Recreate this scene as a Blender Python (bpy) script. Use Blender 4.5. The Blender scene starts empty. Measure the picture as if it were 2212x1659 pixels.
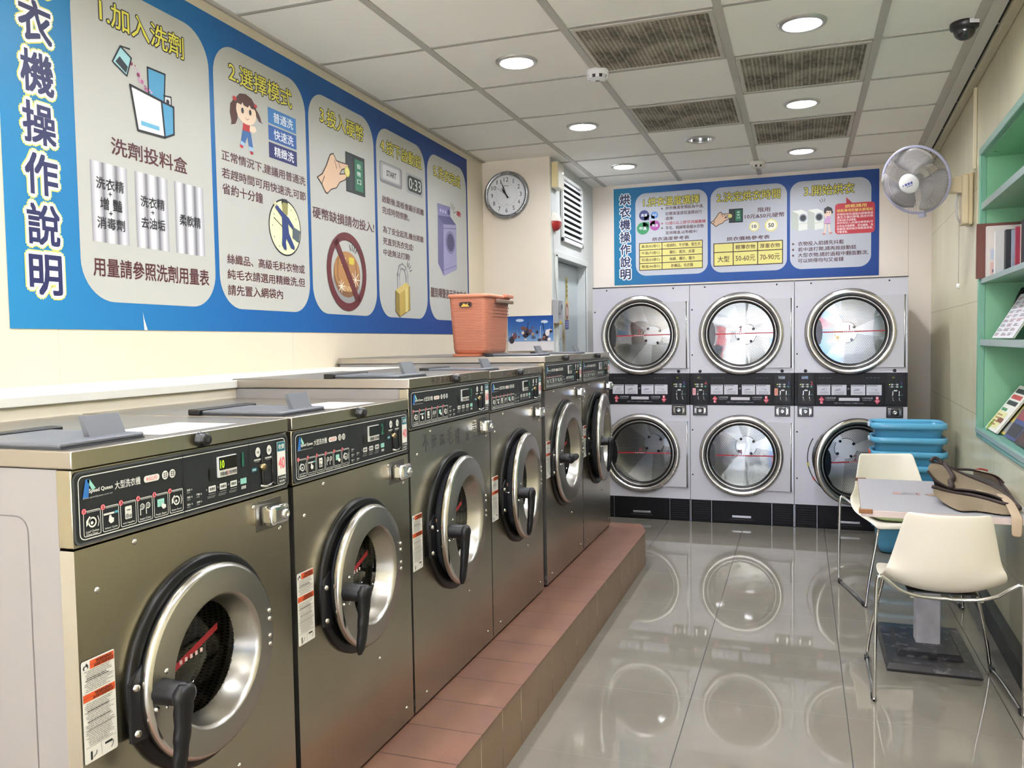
import bpy, bmesh, math, random
from math import sin, cos, pi, radians
from mathutils import Vector, Matrix
random.seed(7)
SC = bpy.context.scene
COL = SC.collection

# ------------------------------------------------------------------ camera
CAMZ = 1.4819
FPX = 1776.04
cam_d = bpy.data.cameras.new('camera'); cam = bpy.data.objects.new('camera', cam_d); COL.objects.link(cam)
cam_d.sensor_fit = 'HORIZONTAL'; cam_d.sensor_width = 36.0; cam_d.lens = FPX / 2212 * 36.0
cam_d.clip_start = 0.05; cam_d.clip_end = 200
_r = Vector((0.94353654, 0.33087468, -0.0161475)); _u = Vector((-0.00132597, 0.05251628, 0.99861919)); _f = _u.cross(_r)
cam.matrix_world = Matrix(((_r.x, _u.x, -_f.x, 0), (_r.y, _u.y, -_f.y, 0), (_r.z, _u.z, -_f.z, CAMZ), (0, 0, 0, 1)))
SC.camera = cam

# ------------------------------------------------------------------ light and exposure
W = bpy.data.worlds.new('sky'); SC.world = W; W.use_nodes = True
_nt = W.node_tree; _nt.nodes.clear()
_sky = _nt.nodes.new('ShaderNodeTexSky'); _sky.sky_type = 'HOSEK_WILKIE'; _sky.turbidity = 8.0; _sky.ground_albedo = 0.4
_sky.sun_direction = Vector((0.5, 0.35, 0.75)).normalized()
_mixw = _nt.nodes.new('ShaderNodeMix'); _mixw.data_type = 'RGBA'; _mixw.inputs[0].default_value = 0.75
_mixw.inputs[7].default_value = (0.88, 0.95, 1.0, 1)
_bg = _nt.nodes.new('ShaderNodeBackground'); _bg.inputs[1].default_value = 2.8
_ow = _nt.nodes.new('ShaderNodeOutputWorld')
_nt.links.new(_sky.outputs[0], _mixw.inputs[6]); _nt.links.new(_mixw.outputs[2], _bg.inputs[0]); _nt.links.new(_bg.outputs[0], _ow.inputs[0])
LAMP = 92.0          # emission of a downlight lens
SC.view_settings.view_transform = 'Standard'; SC.view_settings.look = 'None'
SC.view_settings.exposure = 1.52; SC.view_settings.gamma = 1.0; SC.view_settings.use_curve_mapping = False
SC.cycles.use_denoising = True
SC.cycles.max_bounces = 10; SC.cycles.diffuse_bounces = 5; SC.cycles.glossy_bounces = 5; SC.cycles.transmission_bounces = 6
SC.cycles.transparent_max_bounces = 12
SC.cycles.sample_clamp_indirect = 6.0
SC.cycles.caustics_reflective = False; SC.cycles.caustics_refractive = False
def portal(name, M, sx, sy):
    d = bpy.data.lights.new(name, 'AREA'); d.shape = 'RECTANGLE'; d.size = sx; d.size_y = sy; d.cycles.is_portal = True
    o = bpy.data.objects.new(name, d); COL.objects.link(o); o.matrix_world = M
# the open shop front: daylight enters here
YF = -4.0
portal('shopfront_daylight', Matrix.Translation((-0.7, YF - 0.05, 1.4)) @ Matrix.Rotation(radians(90), 4, 'X'), 3.2, 2.7)
sd = bpy.data.lights.new('sun', 'SUN'); sd.energy = 140.0; sd.angle = radians(0.6); sd.color = (1.0, 0.975, 0.95)
so = bpy.data.objects.new('sun', sd); COL.objects.link(so); so.rotation_euler = Vector((0.7, 0.03, 0.71)).to_track_quat('Z', 'Y').to_euler()

# ------------------------------------------------------------------ materials
def lin(h):
    h = h.lstrip('#'); out = []
    for i in (0, 2, 4):
        c = int(h[i:i + 2], 16) / 255.0
        out.append(c / 12.92 if c <= 0.04045 else ((c + 0.055) / 1.055) ** 2.4)
    return (*out, 1.0)
MATS = {}
def newmat(name):
    m = bpy.data.materials.new(name); m.use_nodes = True
    return m, m.node_tree, m.node_tree.nodes['Principled BSDF']
def P(h, rough=0.5, metal=0.0, spec=0.5, coat=0.0, emit=0.0, alpha=1.0, trans=0.0, ior=1.5):
    key = (h, rough, metal, spec, coat, emit, alpha, trans, ior)
    if key in MATS: return MATS[key]
    m, nt, b = newmat('paint_' + h.strip('#'))
    b.inputs['Base Color'].default_value = lin(h); b.inputs['Roughness'].default_value = rough
    b.inputs['Metallic'].default_value = metal; b.inputs['Specular IOR Level'].default_value = spec
    b.inputs['Coat Weight'].default_value = coat; b.inputs['Alpha'].default_value = alpha
    b.inputs['Transmission Weight'].default_value = trans; b.inputs['IOR'].default_value = ior
    if emit:
        b.inputs['Emission Color'].default_value = lin(h); b.inputs['Emission Strength'].default_value = emit
    # faint procedural variation of the finish
    if rough >= 0.2 and not emit and trans == 0:
        tc = nt.nodes.new('ShaderNodeTexCoord'); nz = nt.nodes.new('ShaderNodeTexNoise'); nz.inputs['Scale'].default_value = 9
        mr = nt.nodes.new('ShaderNodeMapRange'); mr.inputs['To Min'].default_value = max(0, rough - 0.05); mr.inputs['To Max'].default_value = rough + 0.05
        nt.links.new(tc.outputs['Object'], nz.inputs['Vector']); nt.links.new(nz.outputs[0], mr.inputs['Value']); nt.links.new(mr.outputs[0], b.inputs['Roughness'])
    MATS[key] = m
    return m
class NT:
    def __init__(s, name):
        s.m, s.t, s.b = newmat(name)
        s.tc = s.t.nodes.new('ShaderNodeTexCoord'); s.sep = s.t.nodes.new('ShaderNodeSeparateXYZ'); s.t.links.new(s.tc.outputs['Object'], s.sep.inputs[0])
    def val(s, v):
        if hasattr(v, 'is_output'): return v
        n = s.t.nodes.new('ShaderNodeValue'); n.outputs[0].default_value = v; return n.outputs[0]
    def math(s, op, a, b=0.0, clamp=False):
        n = s.t.nodes.new('ShaderNodeMath'); n.operation = op; n.use_clamp = clamp
        for i, v in enumerate((a, b)):
            if hasattr(v, 'is_output'): s.t.links.new(v, n.inputs[i])
            else: n.inputs[i].default_value = v
        return n.outputs[0]
    def axis(s, i): return s.sep.outputs[i]
    def joint(s, ax, off, pitch, width):      # 1 inside the joint
        f = s.math('FRACT', s.math('DIVIDE', s.math('SUBTRACT', s.axis(ax), off - width / 2), pitch))
        return s.math('LESS_THAN', f, width / pitch)
    def noise(s, scale, detail=3, vec=None, stretch=None):
        n = s.t.nodes.new('ShaderNodeTexNoise'); n.inputs['Scale'].default_value = scale; n.inputs['Detail'].default_value = detail
        if stretch:
            mp = s.t.nodes.new('ShaderNodeMapping'); mp.inputs['Scale'].default_value = stretch
            s.t.links.new(s.tc.outputs['Object'], mp.inputs[0]); s.t.links.new(mp.outputs[0], n.inputs['Vector'])
        else: s.t.links.new(s.tc.outputs['Object'], n.inputs['Vector'])
        return n.outputs[0]
    def ramp(s, f, a, b, lo=0.0, hi=1.0):
        n = s.t.nodes.new('ShaderNodeMapRange'); s.t.links.new(f, n.inputs['Value'])
        n.inputs['From Min'].default_value = a; n.inputs['From Max'].default_value = b; n.inputs['To Min'].default_value = lo; n.inputs['To Max'].default_value = hi
        return n.outputs[0]
    def mix(s, f, a, b):
        n = s.t.nodes.new('ShaderNodeMix'); n.data_type = 'RGBA'
        for i, v in ((0, f), (6, a), (7, b)):
            if hasattr(v, 'is_output'): s.t.links.new(v, n.inputs[i])
            else: n.inputs[i].default_value = lin(v) if isinstance(v, str) else v
        return n.outputs[2]
    def out(s, color=None, rough=None, bump=None, bstr=0.2, bdist=0.002, metal=None, **kw):
        def setv(k, v):
            if hasattr(v, 'is_output'): s.t.links.new(v, s.b.inputs[k])
            else: s.b.inputs[k].default_value = lin(v) if isinstance(v, str) else v
        if color is not None: setv('Base Color', color)
        if rough is not None: setv('Roughness', rough)
        if metal is not None: setv('Metallic', metal)
        for k, v in kw.items(): setv(k.replace('_', ' '), v)
        if bump is not None:
            n = s.t.nodes.new('ShaderNodeBump'); n.inputs['Strength'].default_value = bstr; n.inputs['Distance'].default_value = bdist
            s.t.links.new(bump, n.inputs['Height']); s.t.links.new(n.outputs[0], s.b.inputs['Normal'])
        return s.m

def m_floor():
    n = NT('polished_floor_tile')
    jx = n.joint(0, -0.4266, 0.6, 0.004); jy = n.joint(1, 5.786, 0.5985, 0.003)
    base = n.mix(n.ramp(n.noise(2.2, 5), 0.35, 0.65), '#777268', '#807b70')
    c = n.mix(n.math('MULTIPLY', jy, 0.55), base, '#57524b'); c = n.mix(jx, c, '#3b3733')
    j = n.math('MAXIMUM', jx, jy)
    return n.out(c, n.ramp(j, 0, 1, 0.035, 0.5), bump=n.math('SUBTRACT', 1.0, j), bstr=0.3, bdist=0.001, Specular_IOR_Level=0.6)
def m_wall(name, a, b, seams=(), rough=0.45, dirt=None, joint='#c9bfae'):
    n = NT(name)
    c = n.mix(n.ramp(n.noise(1.3, 4), 0.35, 0.7), a, b)
    if dirt: c = n.mix(n.ramp(n.noise(2.3, 6, stretch=(1, 1, 0.45)), 0.5, 0.85, 0, 0.45), c, dirt)
    js = None
    for ax, off, pitch, w in seams:
        j = n.joint(ax, off, pitch, w); js = j if js is None else n.math('MAXIMUM', js, j)
    if js is not None: c = n.mix(js, c, joint)
    bump = n.math('SUBTRACT', n.math('MULTIPLY', n.noise(30, 2), 0.15), js if js is not None else 0.0)
    return n.out(c, rough, bump=bump, bstr=0.15, bdist=0.002)
def m_ceil():
    n = NT('ceiling_board')
    c = n.mix(n.ramp(n.noise(1.1, 4), 0.3, 0.7), '#f7f4ee', '#f0ede6')
    return n.out(c, 0.75, bump=n.noise(60, 3), bstr=0.06, bdist=0.002)
def m_vent():
    n = NT('dusty_perforated_panel')
    u = n.math('FRACT', n.math('MULTIPLY', n.axis(0), 1 / 0.021)); v = n.math('FRACT', n.math('MULTIPLY', n.axis(1), 1 / 0.021))
    du = n.math('SUBTRACT', u, 0.5); dv = n.math('SUBTRACT', v, 0.5)
    r = n.math('SQRT', n.math('ADD', n.math('MULTIPLY', du, du), n.math('MULTIPLY', dv, dv)))
    hole = n.math('LESS_THAN', r, 0.2)
    line = n.joint(0, 0.0, 0.042, 0.004)
    dust = n.ramp(n.noise(4.5, 8), 0.38, 0.62); fine = n.ramp(n.noise(55, 4, stretch=(1, 0.35, 1)), 0.35, 0.65)
    c = n.mix(n.math('MULTIPLY', dust, 0.75), '#a39b8a', '#6a6154'); c = n.mix(n.math('MULTIPLY', n.math('MULTIPLY', fine, dust), 0.75), c, '#2e2923')
    c = n.mix(n.math('MULTIPLY', line, 0.55), c, '#b3ac9c'); c = n.mix(hole, c, '#221e1a')
    return n.out(c, 0.85, bump=n.math('SUBTRACT', 1.0, hole), bstr=0.5, bdist=0.003)
def m_steel(name, base, rough):
    n = NT(name)
    c = n.mix(n.ramp(n.noise(2.0, 2), 0.3, 0.75), base[0], base[1])
    return n.out(c, rough, metal=1.0)
def m_plinth():
    n = NT('terracotta_step_tile')
    jy = n.joint(1, 0.199, 0.2, 0.004)
    grip = n.math('MULTIPLY', n.math('LESS_THAN', n.math('FRACT', n.math('MULTIPLY', n.axis(0), 1 / 0.0085)), 0.35), n.math('GREATER_THAN', n.axis(0), -1.03))
    c = n.mix(n.ramp(n.noise(5, 5), 0.3, 0.7), '#745346', '#825e4c'); c = n.mix(n.math('MULTIPLY', grip, 0.35), c, '#5f4038')
    c = n.mix(jy, c, '#3f2d26')
    return n.out(c, 0.33, bump=n.math('SUBTRACT', n.math('SUBTRACT', 1.0, jy), n.math('MULTIPLY', grip, 0.5)), bstr=0.4, bdist=0.002)
def m_riser():
    n = NT('brown_riser_tile')
    jy = n.joint(1, 0.199, 0.2, 0.004)
    c = n.mix(n.ramp(n.noise(4, 4), 0.3, 0.7), '#806650', '#8a725c'); c = n.mix(n.math('MULTIPLY', jy, n.ramp(n.noise(7, 2), 0.4, 0.6)), c, '#d8cdb9'); c = n.mix(n.math('MULTIPLY', jy, n.math('LESS_THAN', n.axis(2), 0.09)), c, '#33281f')
    return n.out(c, 0.4)
def m_perf():
    n = NT('perforated_drum_steel')
    tc = n.tc
    mp = n.t.nodes.new('ShaderNodeMapping'); n.t.links.new(tc.outputs['UV'], mp.inputs[0])
    sp = n.t.nodes.new('ShaderNodeSeparateXYZ'); n.t.links.new(mp.outputs[0], sp.inputs[0])
    a = n.math('MULTIPLY', sp.outputs[0], 55.0); v = n.math('MULTIPLY', sp.outputs[1], 80.0)
    row = n.math('FLOOR', v); off = n.math('MULTIPLY', n.math('MODULO', row, 2.0), 0.5)
    fu = n.math('SUBTRACT', n.math('FRACT', n.math('ADD', a, off)), 0.5); fv = n.math('SUBTRACT', n.math('FRACT', v), 0.5)
    r = n.math('SQRT', n.math('ADD', n.math('MULTIPLY', fu, fu), n.math('MULTIPLY', fv, fv)))
    h = n.math('LESS_THAN', r, 0.30)
    c = n.mix(h, '#cfcdc8', '#0c0b0a')
    return n.out(c, 0.3, metal=n.math('SUBTRACT', 1.0, h), bump=n.math('SUBTRACT', 1.0, h), bstr=0.4, bdist=0.002)
def m_perf_flat():
    n = NT('perforated_back_steel')
    u = n.math('MULTIPLY', n.axis(0), 1 / 0.0135); v = n.math('MULTIPLY', n.axis(2), 1 / 0.0117)
    off = n.math('MULTIPLY', n.math('FLOORED_MODULO', n.math('FLOOR', v), 2.0), 0.5)
    fu = n.math('SUBTRACT', n.math('FRACT', n.math('ADD', u, off)), 0.5); fv = n.math('SUBTRACT', n.math('FRACT', v), 0.5)
    h = n.math('LESS_THAN', n.math('SQRT', n.math('ADD', n.math('MULTIPLY', fu, fu), n.math('MULTIPLY', fv, fv))), 0.30)
    return n.out(n.mix(h, '#d8d6d2', '#0c0b0a'), 0.3, metal=n.math('SUBTRACT', 1.0, h))
def m_wicker():
    n = NT('woven_plastic')
    f = n.math('FRACT', n.math('MULTIPLY', n.axis(2), 1 / 0.0085)); g = n.math('FRACT', n.math('MULTIPLY', n.math('ADD', n.axis(1), n.math('MULTIPLY', n.axis(2), 0.7)), 1 / 0.02))
    h = n.math('MAXIMUM', n.math('ABSOLUTE', n.math('SUBTRACT', f, 0.5)), n.math('MULTIPLY', n.math('ABSOLUTE', n.math('SUBTRACT', g, 0.5)), 0.6))
    c = n.mix(n.ramp(h, 0.25, 0.5), '#b97258', '#cd886d')
    return n.out(c, 0.45, bump=h, bstr=0.6, bdist=0.004)
def m_canvas():
    n = NT('beige_canvas')
    c = n.mix(n.ramp(n.noise(6, 5), 0.3, 0.7), '#74654f', '#86755f')
    return n.out(c, 0.9, bump=n.noise(220, 2), bstr=0.25, bdist=0.001)
def m_fade(name, stops, ax, lo, hi, rough=0.4):
    n = NT(name)
    f = n.ramp(n.axis(ax), lo, hi)
    r = n.t.nodes.new('ShaderNodeValToRGB'); n.t.links.new(f, r.inputs[0])
    e = r.color_ramp.elements
    e[0].position = stops[0][0]; e[0].color = lin(stops[0][1]); e[1].position = stops[-1][0]; e[1].color = lin(stops[-1][1])
    for p, h in stops[1:-1]:
        q = e.new(p); q.color = lin(h)
    return n.out(r.outputs[0], rough, Specular_IOR_Level=0.2)
def m_glass(name, tint=(0.9, 0.92, 0.9, 1), f0=0.08):
    m = bpy.data.materials.new(name); m.use_nodes = True; t = m.node_tree; t.nodes.clear()
    o = t.nodes.new('ShaderNodeOutputMaterial'); mx = t.nodes.new('ShaderNodeMixShader'); lw = t.nodes.new('ShaderNodeLayerWeight'); lw.inputs[0].default_value = 0.5
    pw = t.nodes.new('ShaderNodeMath'); pw.operation = 'POWER'; pw.inputs[1].default_value = 5.0; t.links.new(lw.outputs['Facing'], pw.inputs[0])
    ma = t.nodes.new('ShaderNodeMath'); ma.operation = 'MULTIPLY_ADD'; ma.inputs[1].default_value = 1 - f0; ma.inputs[2].default_value = f0; t.links.new(pw.outputs[0], ma.inputs[0])
    tr = t.nodes.new('ShaderNodeBsdfTransparent'); tr.inputs[0].default_value = tint; gl = t.nodes.new('ShaderNodeBsdfGlossy'); gl.inputs['Roughness'].default_value = 0.02
    t.links.new(ma.outputs[0], mx.inputs[0]); t.links.new(tr.outputs[0], mx.inputs[1]); t.links.new(gl.outputs[0], mx.inputs[2]); t.links.new(mx.outputs[0], o.inputs[0])
    return m
def m_grille(h='#8d8f97', alpha=0.3):
    return P(h, 0.4)

STEEL = m_steel('brushed_steel_front', ('#aaa390', '#b9b2a0'), 0.27)
STEELTOP = m_steel('brushed_steel_top', ('#a8a29a', '#b6b0a8'), 0.30)
RINGST = m_steel('door_ring_steel', ('#9a978e', '#aca9a1'), 0.30)
CHROME = P('#d9d9d9', 0.09, 1.0); ALU = P('#b9b9bc', 0.3, 1.0)
PERF = m_perf(); PERFB = m_perf_flat(); GLASS = m_glass('door_glass', (0.9, 0.92, 0.9, 1), 0.13); DGLASS = m_glass('tinted_door_glass', (0.55, 0.56, 0.53, 1), 0.05)

# ------------------------------------------------------------------ mesh builder
class MB:
    def __init__(s, M=None):
        s.bm = bmesh.new(); s.mats = []; s.M = M or Matrix.Identity(4); s.smooth = set(); s.uv = None
    def mi(s, m):
        if isinstance(m, str): m = P(m)
        if m not in s.mats: s.mats.append(m)
        return s.mats.index(m)
    def v(s, co): return s.bm.verts.new(s.M @ Vector(co))
    def face(s, vs, m, smooth=False):
        try: f = s.bm.faces.new(vs)
        except ValueError: return None
        f.material_index = s.mi(m); f.smooth = smooth; return f
    def poly(s, pts, m): return s.face([s.v(p) for p in pts], m)
    def box(s, a, b, m, bev=0.0, seg=2):
        x0, y0, z0 = [min(a[i], b[i]) for i in range(3)]; x1, y1, z1 = [max(a[i], b[i]) for i in range(3)]
        vs = [s.v(p) for p in ((x0, y0, z0), (x1, y0, z0), (x1, y1, z0), (x0, y1, z0), (x0, y0, z1), (x1, y0, z1), (x1, y1, z1), (x0, y1, z1))]
        fs = [s.face([vs[i] for i in q], m) for q in ((0, 3, 2, 1), (4, 5, 6, 7), (0, 1, 5, 4), (1, 2, 6, 5), (2, 3, 7, 6), (3, 0, 4, 7))]
        if bev:
            es = list({e for f in fs for e in f.edges})
            r = bmesh.ops.bevel(s.bm, geom=es, offset=bev, segments=seg, affect='EDGES', profile=0.5, clamp_overlap=True)
            k = s.mi(m)
            for f in r['faces']: f.material_index = k; f.smooth = True
        return s
    def openbox(s, a, b, m, skip):      # box without one face: 0 bottom 1 top 2 -y 3 +x 4 +y 5 -x
        x0, y0, z0 = a; x1, y1, z1 = b
        vs = [s.v(p) for p in ((x0, y0, z0), (x1, y0, z0), (x1, y1, z0), (x0, y1, z0), (x0, y0, z1), (x1, y0, z1), (x1, y1, z1), (x0, y1, z1))]
        for k, q in enumerate(((0, 3, 2, 1), (4, 5, 6, 7), (0, 1, 5, 4), (1, 2, 6, 5), (2, 3, 7, 6), (3, 0, 4, 7))):
            if k != skip: s.face([vs[i] for i in q], m)
        return s
    def prism(s, pts, w0, w1, m, axis=2, mside=None):
        def P3(p, w):
            return {2: (p[0], p[1], w), 1: (p[0], w, p[1]), 0: (w, p[0], p[1])}[axis]
        A = [s.v(P3(p, w0)) for p in pts]; B = [s.v(P3(p, w1)) for p in pts]; n = len(pts)
        s.face(A[::-1], m); s.face(B, m)
        for i in range(n): s.face([A[i], A[(i + 1) % n], B[(i + 1) % n], B[i]], mside or m)
        return s
    def lathe(s, prof, m, origin=(0, 0, 0), axis=(0, 0, 1), seg=48, smooth=True, uv=False, a0=0.0, a1=2 * pi, mats=None):
        ax = Vector(axis).normalized(); t = Vector((0, 0, 1)) if abs(ax.z) < 0.9 else Vector((1, 0, 0))
        e1 = ax.cross(t).normalized(); e2 = ax.cross(e1); o = Vector(origin)
        full = abs(a1 - a0 - 2 * pi) < 1e-6; n = seg if full else seg + 1
        rings = []
        for (r, h) in prof:
            if r < 1e-6: rings.append([s.v(o + ax * h)])
            else: rings.append([s.v(o + ax * h + (e1 * cos(a0 + (a1 - a0) * i / seg) + e2 * sin(a0 + (a1 - a0) * i / seg)) * r) for i in range(n)])
        L = s.bm.loops.layers.uv.verify() if uv else None
        for k in range(len(rings) - 1):
            A, B = rings[k], rings[k + 1]; mm = mats[k] if mats else m
            for i in range(seg):
                j = (i + 1) % n
                if len(A) == 1 and len(B) == 1: continue
                if len(A) == 1: f = s.face([A[0], B[j], B[i]], mm, smooth)
                elif len(B) == 1: f = s.face([A[i], A[j], B[0]], mm, smooth)
                else: f = s.face([A[i], A[j], B[j], B[i]], mm, smooth)
                if uv and f:
                    for lp, (uu, vv) in zip(f.loops, ((i, k), (i + 1, k), (i + 1, k + 1), (i, k + 1))):
                        rr = prof[min(vv, len(prof) - 1)]
                        lp[L].uv = (uu / seg * uv, vv / max(1, len(prof) - 1) * uv * 0.16)
        return s
    def cyl(s, p0, p1, r, m, seg=16, r1=None, caps=True):
        p0 = Vector(p0); p1 = Vector(p1); L = (p1 - p0).length; r1 = r if r1 is None else r1
        pr = ([(0, 0)] if caps else []) + [(r, 0), (r1, L)] + ([(0, L)] if caps else [])
        ax = (p1 - p0).normalized()
        b = len(s.bm.faces); s.lathe(pr, m, p0, ax, seg)
        s.bm.faces.ensure_lookup_table()
        if caps:
            for f in s.bm.faces[b:]:
                if len(f.verts) == 3: f.smooth = False
        return s
    def tube(s, pts, r, m, seg=8, closed=False, rs=None):
        pts = [Vector(p) for p in pts]; n = len(pts); rings = []; prev = None
        for i in range(n):
            a = pts[(i - 1) % n] if closed or i else pts[i]; b = pts[(i + 1) % n] if closed or i < n - 1 else pts[i]
            t = (b - a).normalized()
            if prev is None:
                q = Vector((0, 0, 1)) if abs(t.z) < 0.9 else Vector((1, 0, 0)); e = t.cross(q).normalized()
            else:
                e = (prev - t * prev.dot(t)); e = e.normalized() if e.length > 1e-6 else prev
            prev = e; g = t.cross(e); rad = rs[i] if rs else r
            rings.append([s.v(pts[i] + (e * cos(2 * pi * k / seg) + g * sin(2 * pi * k / seg)) * rad) for k in range(seg)])
        for i in range(n if closed else n - 1):
            A, B = rings[i], rings[(i + 1) % n]
            for k in range(seg): s.face([A[k], A[(k + 1) % seg], B[(k + 1) % seg], B[k]], m, True)
        if not closed: s.face(rings[0][::-1], m); s.face(rings[-1], m)
        return s
    def grid(s, rows, m, smooth=True, close_u=False):
        R = [[s.v(p) for p in r] for r in rows]
        for i in range(len(R) - 1):
            n = len(R[i])
            for k in range(n if close_u else n - 1): s.face([R[i][k], R[i][(k + 1) % n], R[i + 1][(k + 1) % n], R[i + 1][k]], m[i] if isinstance(m, list) else m, smooth)
        return s
    def holeplate(s, x0, z0, x1, z1, c, r, m, depth, seg=64):   # in (u,v,w); front at w=0
        angs = sorted([2 * pi * i / seg for i in range(seg)] + [math.atan2(zz - c[1], xx - c[0]) % (2 * pi) for xx in (x0, x1) for zz in (z0, z1)])
        I, O, I2 = [], [], []
        for a in angs:
            ca, sa = cos(a), sin(a)
            t = min([((x1 - c[0]) / ca) if ca > 1e-9 else 9, ((x0 - c[0]) / ca) if ca < -1e-9 else 9, ((z1 - c[1]) / sa) if sa > 1e-9 else 9, ((z0 - c[1]) / sa) if sa < -1e-9 else 9])
            I.append(s.v((c[0] + r * ca, c[1] + r * sa, 0))); I2.append(s.v((c[0] + r * ca, c[1] + r * sa, -depth))); O.append(s.v((c[0] + t * ca, c[1] + t * sa, 0)))
        n = len(angs)
        for i in range(n):
            j = (i + 1) % n
            s.face([I[i], O[i], O[j], I[j]], m); s.face([I2[i], I[i], I[j], I2[j]], m, True)
        return s
    def build(s, name, parent=None, loc=None, sub=0, solid=0.0, autosmooth=False, mat=None):
        me = bpy.data.meshes.new(name); bmesh.ops.recalc_face_normals(s.bm, faces=s.bm.faces) if autosmooth else None
        s.bm.to_mesh(me); s.bm.free()
        for m in s.mats: me.materials.append(m)
        o = bpy.data.objects.new(name, me); COL.objects.link(o)
        if parent is not None: o.parent = parent
        if loc is not None: o.location = loc
        if solid:
            d = o.modifiers.new('solid', 'SOLIDIFY'); d.thickness = solid; d.offset = 0
        if sub:
            d = o.modifiers.new('sub', 'SUBSURF'); d.levels = sub; d.render_levels = sub
        return o

# ------------------------------------------------------------------ flat print (u right, v up, w out)
_tc = {}
def glyphs(s, bold):
    k = (s, bold)
    if k not in _tc:
        c = bpy.data.curves.new('t', 'FONT'); c.body = s; c.size = 1; c.offset = bold; c.resolution_u = 2
        o = bpy.data.objects.new('t', c); m = bpy.data.meshes.new_from_object(o)
        vs = [(v.co.x, v.co.y) for v in m.vertices]; fs = [tuple(p.vertices) for p in m.polygons]
        bpy.data.objects.remove(o); bpy.data.curves.remove(c); bpy.data.meshes.remove(m)
        _tc[k] = (vs, fs)
    return _tc[k]
LAY = 0.0006
class PR(MB):
    par = None
    def cut(s, name):                      # what is drawn so far becomes a part of its own
        if len(s.bm.faces):
            t = MB(); t.bm.free(); t.bm, t.mats = s.bm, s.mats; t.build(name, s.par); s.bm = bmesh.new(); s.mats = []
        return s
    def fill(s, pts, m, w=1): s.poly([(p[0], p[1], w * LAY) for p in pts], m); return s
    def rect(s, u0, v0, u1, v1, m, w=1): return s.fill([(u0, v0), (u1, v0), (u1, v1), (u0, v1)], m, w)
    def rr(s, u0, v0, u1, v1, r, m, w=1, seg=6):
        pts = []
        for cx, cy, a in ((u1 - r, v0 + r, -90), (u1 - r, v1 - r, 0), (u0 + r, v1 - r, 90), (u0 + r, v0 + r, 180)):
            for i in range(seg + 1):
                t = radians(a + 90 * i / seg); pts.append((cx + r * cos(t), cy + r * sin(t)))
        return s.fill(pts, m, w)
    def frame(s, u0, v0, u1, v1, r, t, m, w=1, seg=5):
        A = []; B = []
        for rr_, off, L in ((r, 0, A), (max(r - t, 1e-4), t, B)):
            for cx, cy, a in ((u1 - r, v0 + r, -90), (u1 - r, v1 - r, 0), (u0 + r, v1 - r, 90), (u0 + r, v0 + r, 180)):
                for i in range(seg + 1):
                    q = radians(a + 90 * i / seg); L.append(s.v((cx + rr_ * cos(q), cy + rr_ * sin(q), w * LAY)))
        n = len(A)
        for i in range(n): s.face([A[i], A[(i + 1) % n], B[(i + 1) % n], B[i]], m)
        return s
    def circ(s, u, v, r, m, w=1, ry=None, seg=28): return s.fill([(u + r * cos(2 * pi * i / seg), v + (ry or r) * sin(2 * pi * i / seg)) for i in range(seg)], m, w)
    def ring(s, u, v, r, t, m, w=1, seg=40):
        A = [s.v((u + r * cos(2 * pi * i / seg), v + r * sin(2 * pi * i / seg), w * LAY)) for i in range(seg)]
        B = [s.v((u + (r - t) * cos(2 * pi * i / seg), v + (r - t) * sin(2 * pi * i / seg), w * LAY)) for i in range(seg)]
        for i in range(seg): s.face([A[i], A[(i + 1) % seg], B[(i + 1) % seg], B[i]], m)
        return s
    def line(s, pts, t, m, w=1):
        for (a, b) in zip(pts[:-1], pts[1:]):
            d = Vector((b[0] - a[0], b[1] - a[1])); L = d.length
            if L < 1e-7: continue
            n = Vector((-d.y, d.x)) / L * t / 2; e = d / L * t * 0.3
            s.fill([(a[0] - e.x + n.x, a[1] - e.y + n.y), (a[0] - e.x - n.x, a[1] - e.y - n.y), (b[0] + e.x - n.x, b[1] + e.y - n.y), (b[0] + e.x + n.x, b[1] + e.y + n.y)][::-1], m, w)
        return s
    def text(s, t, u0, v0, u1, v1, m, w=2, bold=0.0, outline=None, ow=0.06):
        """Lettering fitted into the box (u0,v0)-(u1,v1)."""
        vs, fs = glyphs(t, 0.0)
        if not vs: return s
        xa = min(p[0] for p in vs); xb = max(p[0] for p in vs); ya = min(p[1] for p in vs); yb = max(p[1] for p in vs)
        if len(t) == 1 and t.isdigit():
            um = (u0 + u1) / 2; hw_ = min((u1 - u0) / 2, (v1 - v0) * (xb - xa) / (yb - ya) / 2); u0, u1 = um - hw_, um + hw_
        sx = (u1 - u0) / max(1e-6, xb - xa); sy = (v1 - v0) / max(1e-6, yb - ya)
        V, F = vs, fs
        def put(bo, mm, ww, nd):
            sh = [(0, 0)] if bo <= 0 else [(bo * cos(2 * pi * (i + .5) / nd), bo * sin(2 * pi * (i + .5) / nd)) for i in range(nd)]
            for q, (dx, dy) in enumerate(sh):
                ids = [s.v((u0 + (p[0] - xa + dx) * sx, v0 + (p[1] - ya + dy) * sy, ww * LAY + q * 0.00004)) for p in V]
                for f in F: s.face([ids[i] for i in f], mm)
        for k, (oc, ob) in enumerate(outline or ()): put(ob, oc, w + k, 12 if ob > .09 else 8)
        put(bold, m, w + len(outline or ()), 4); return s
    def rowtext(s, t, u0, v0, u1, v1, m, w=2, **kw): return s.text(t, u0, v0, u1, v1, m, w, **kw)
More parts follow.
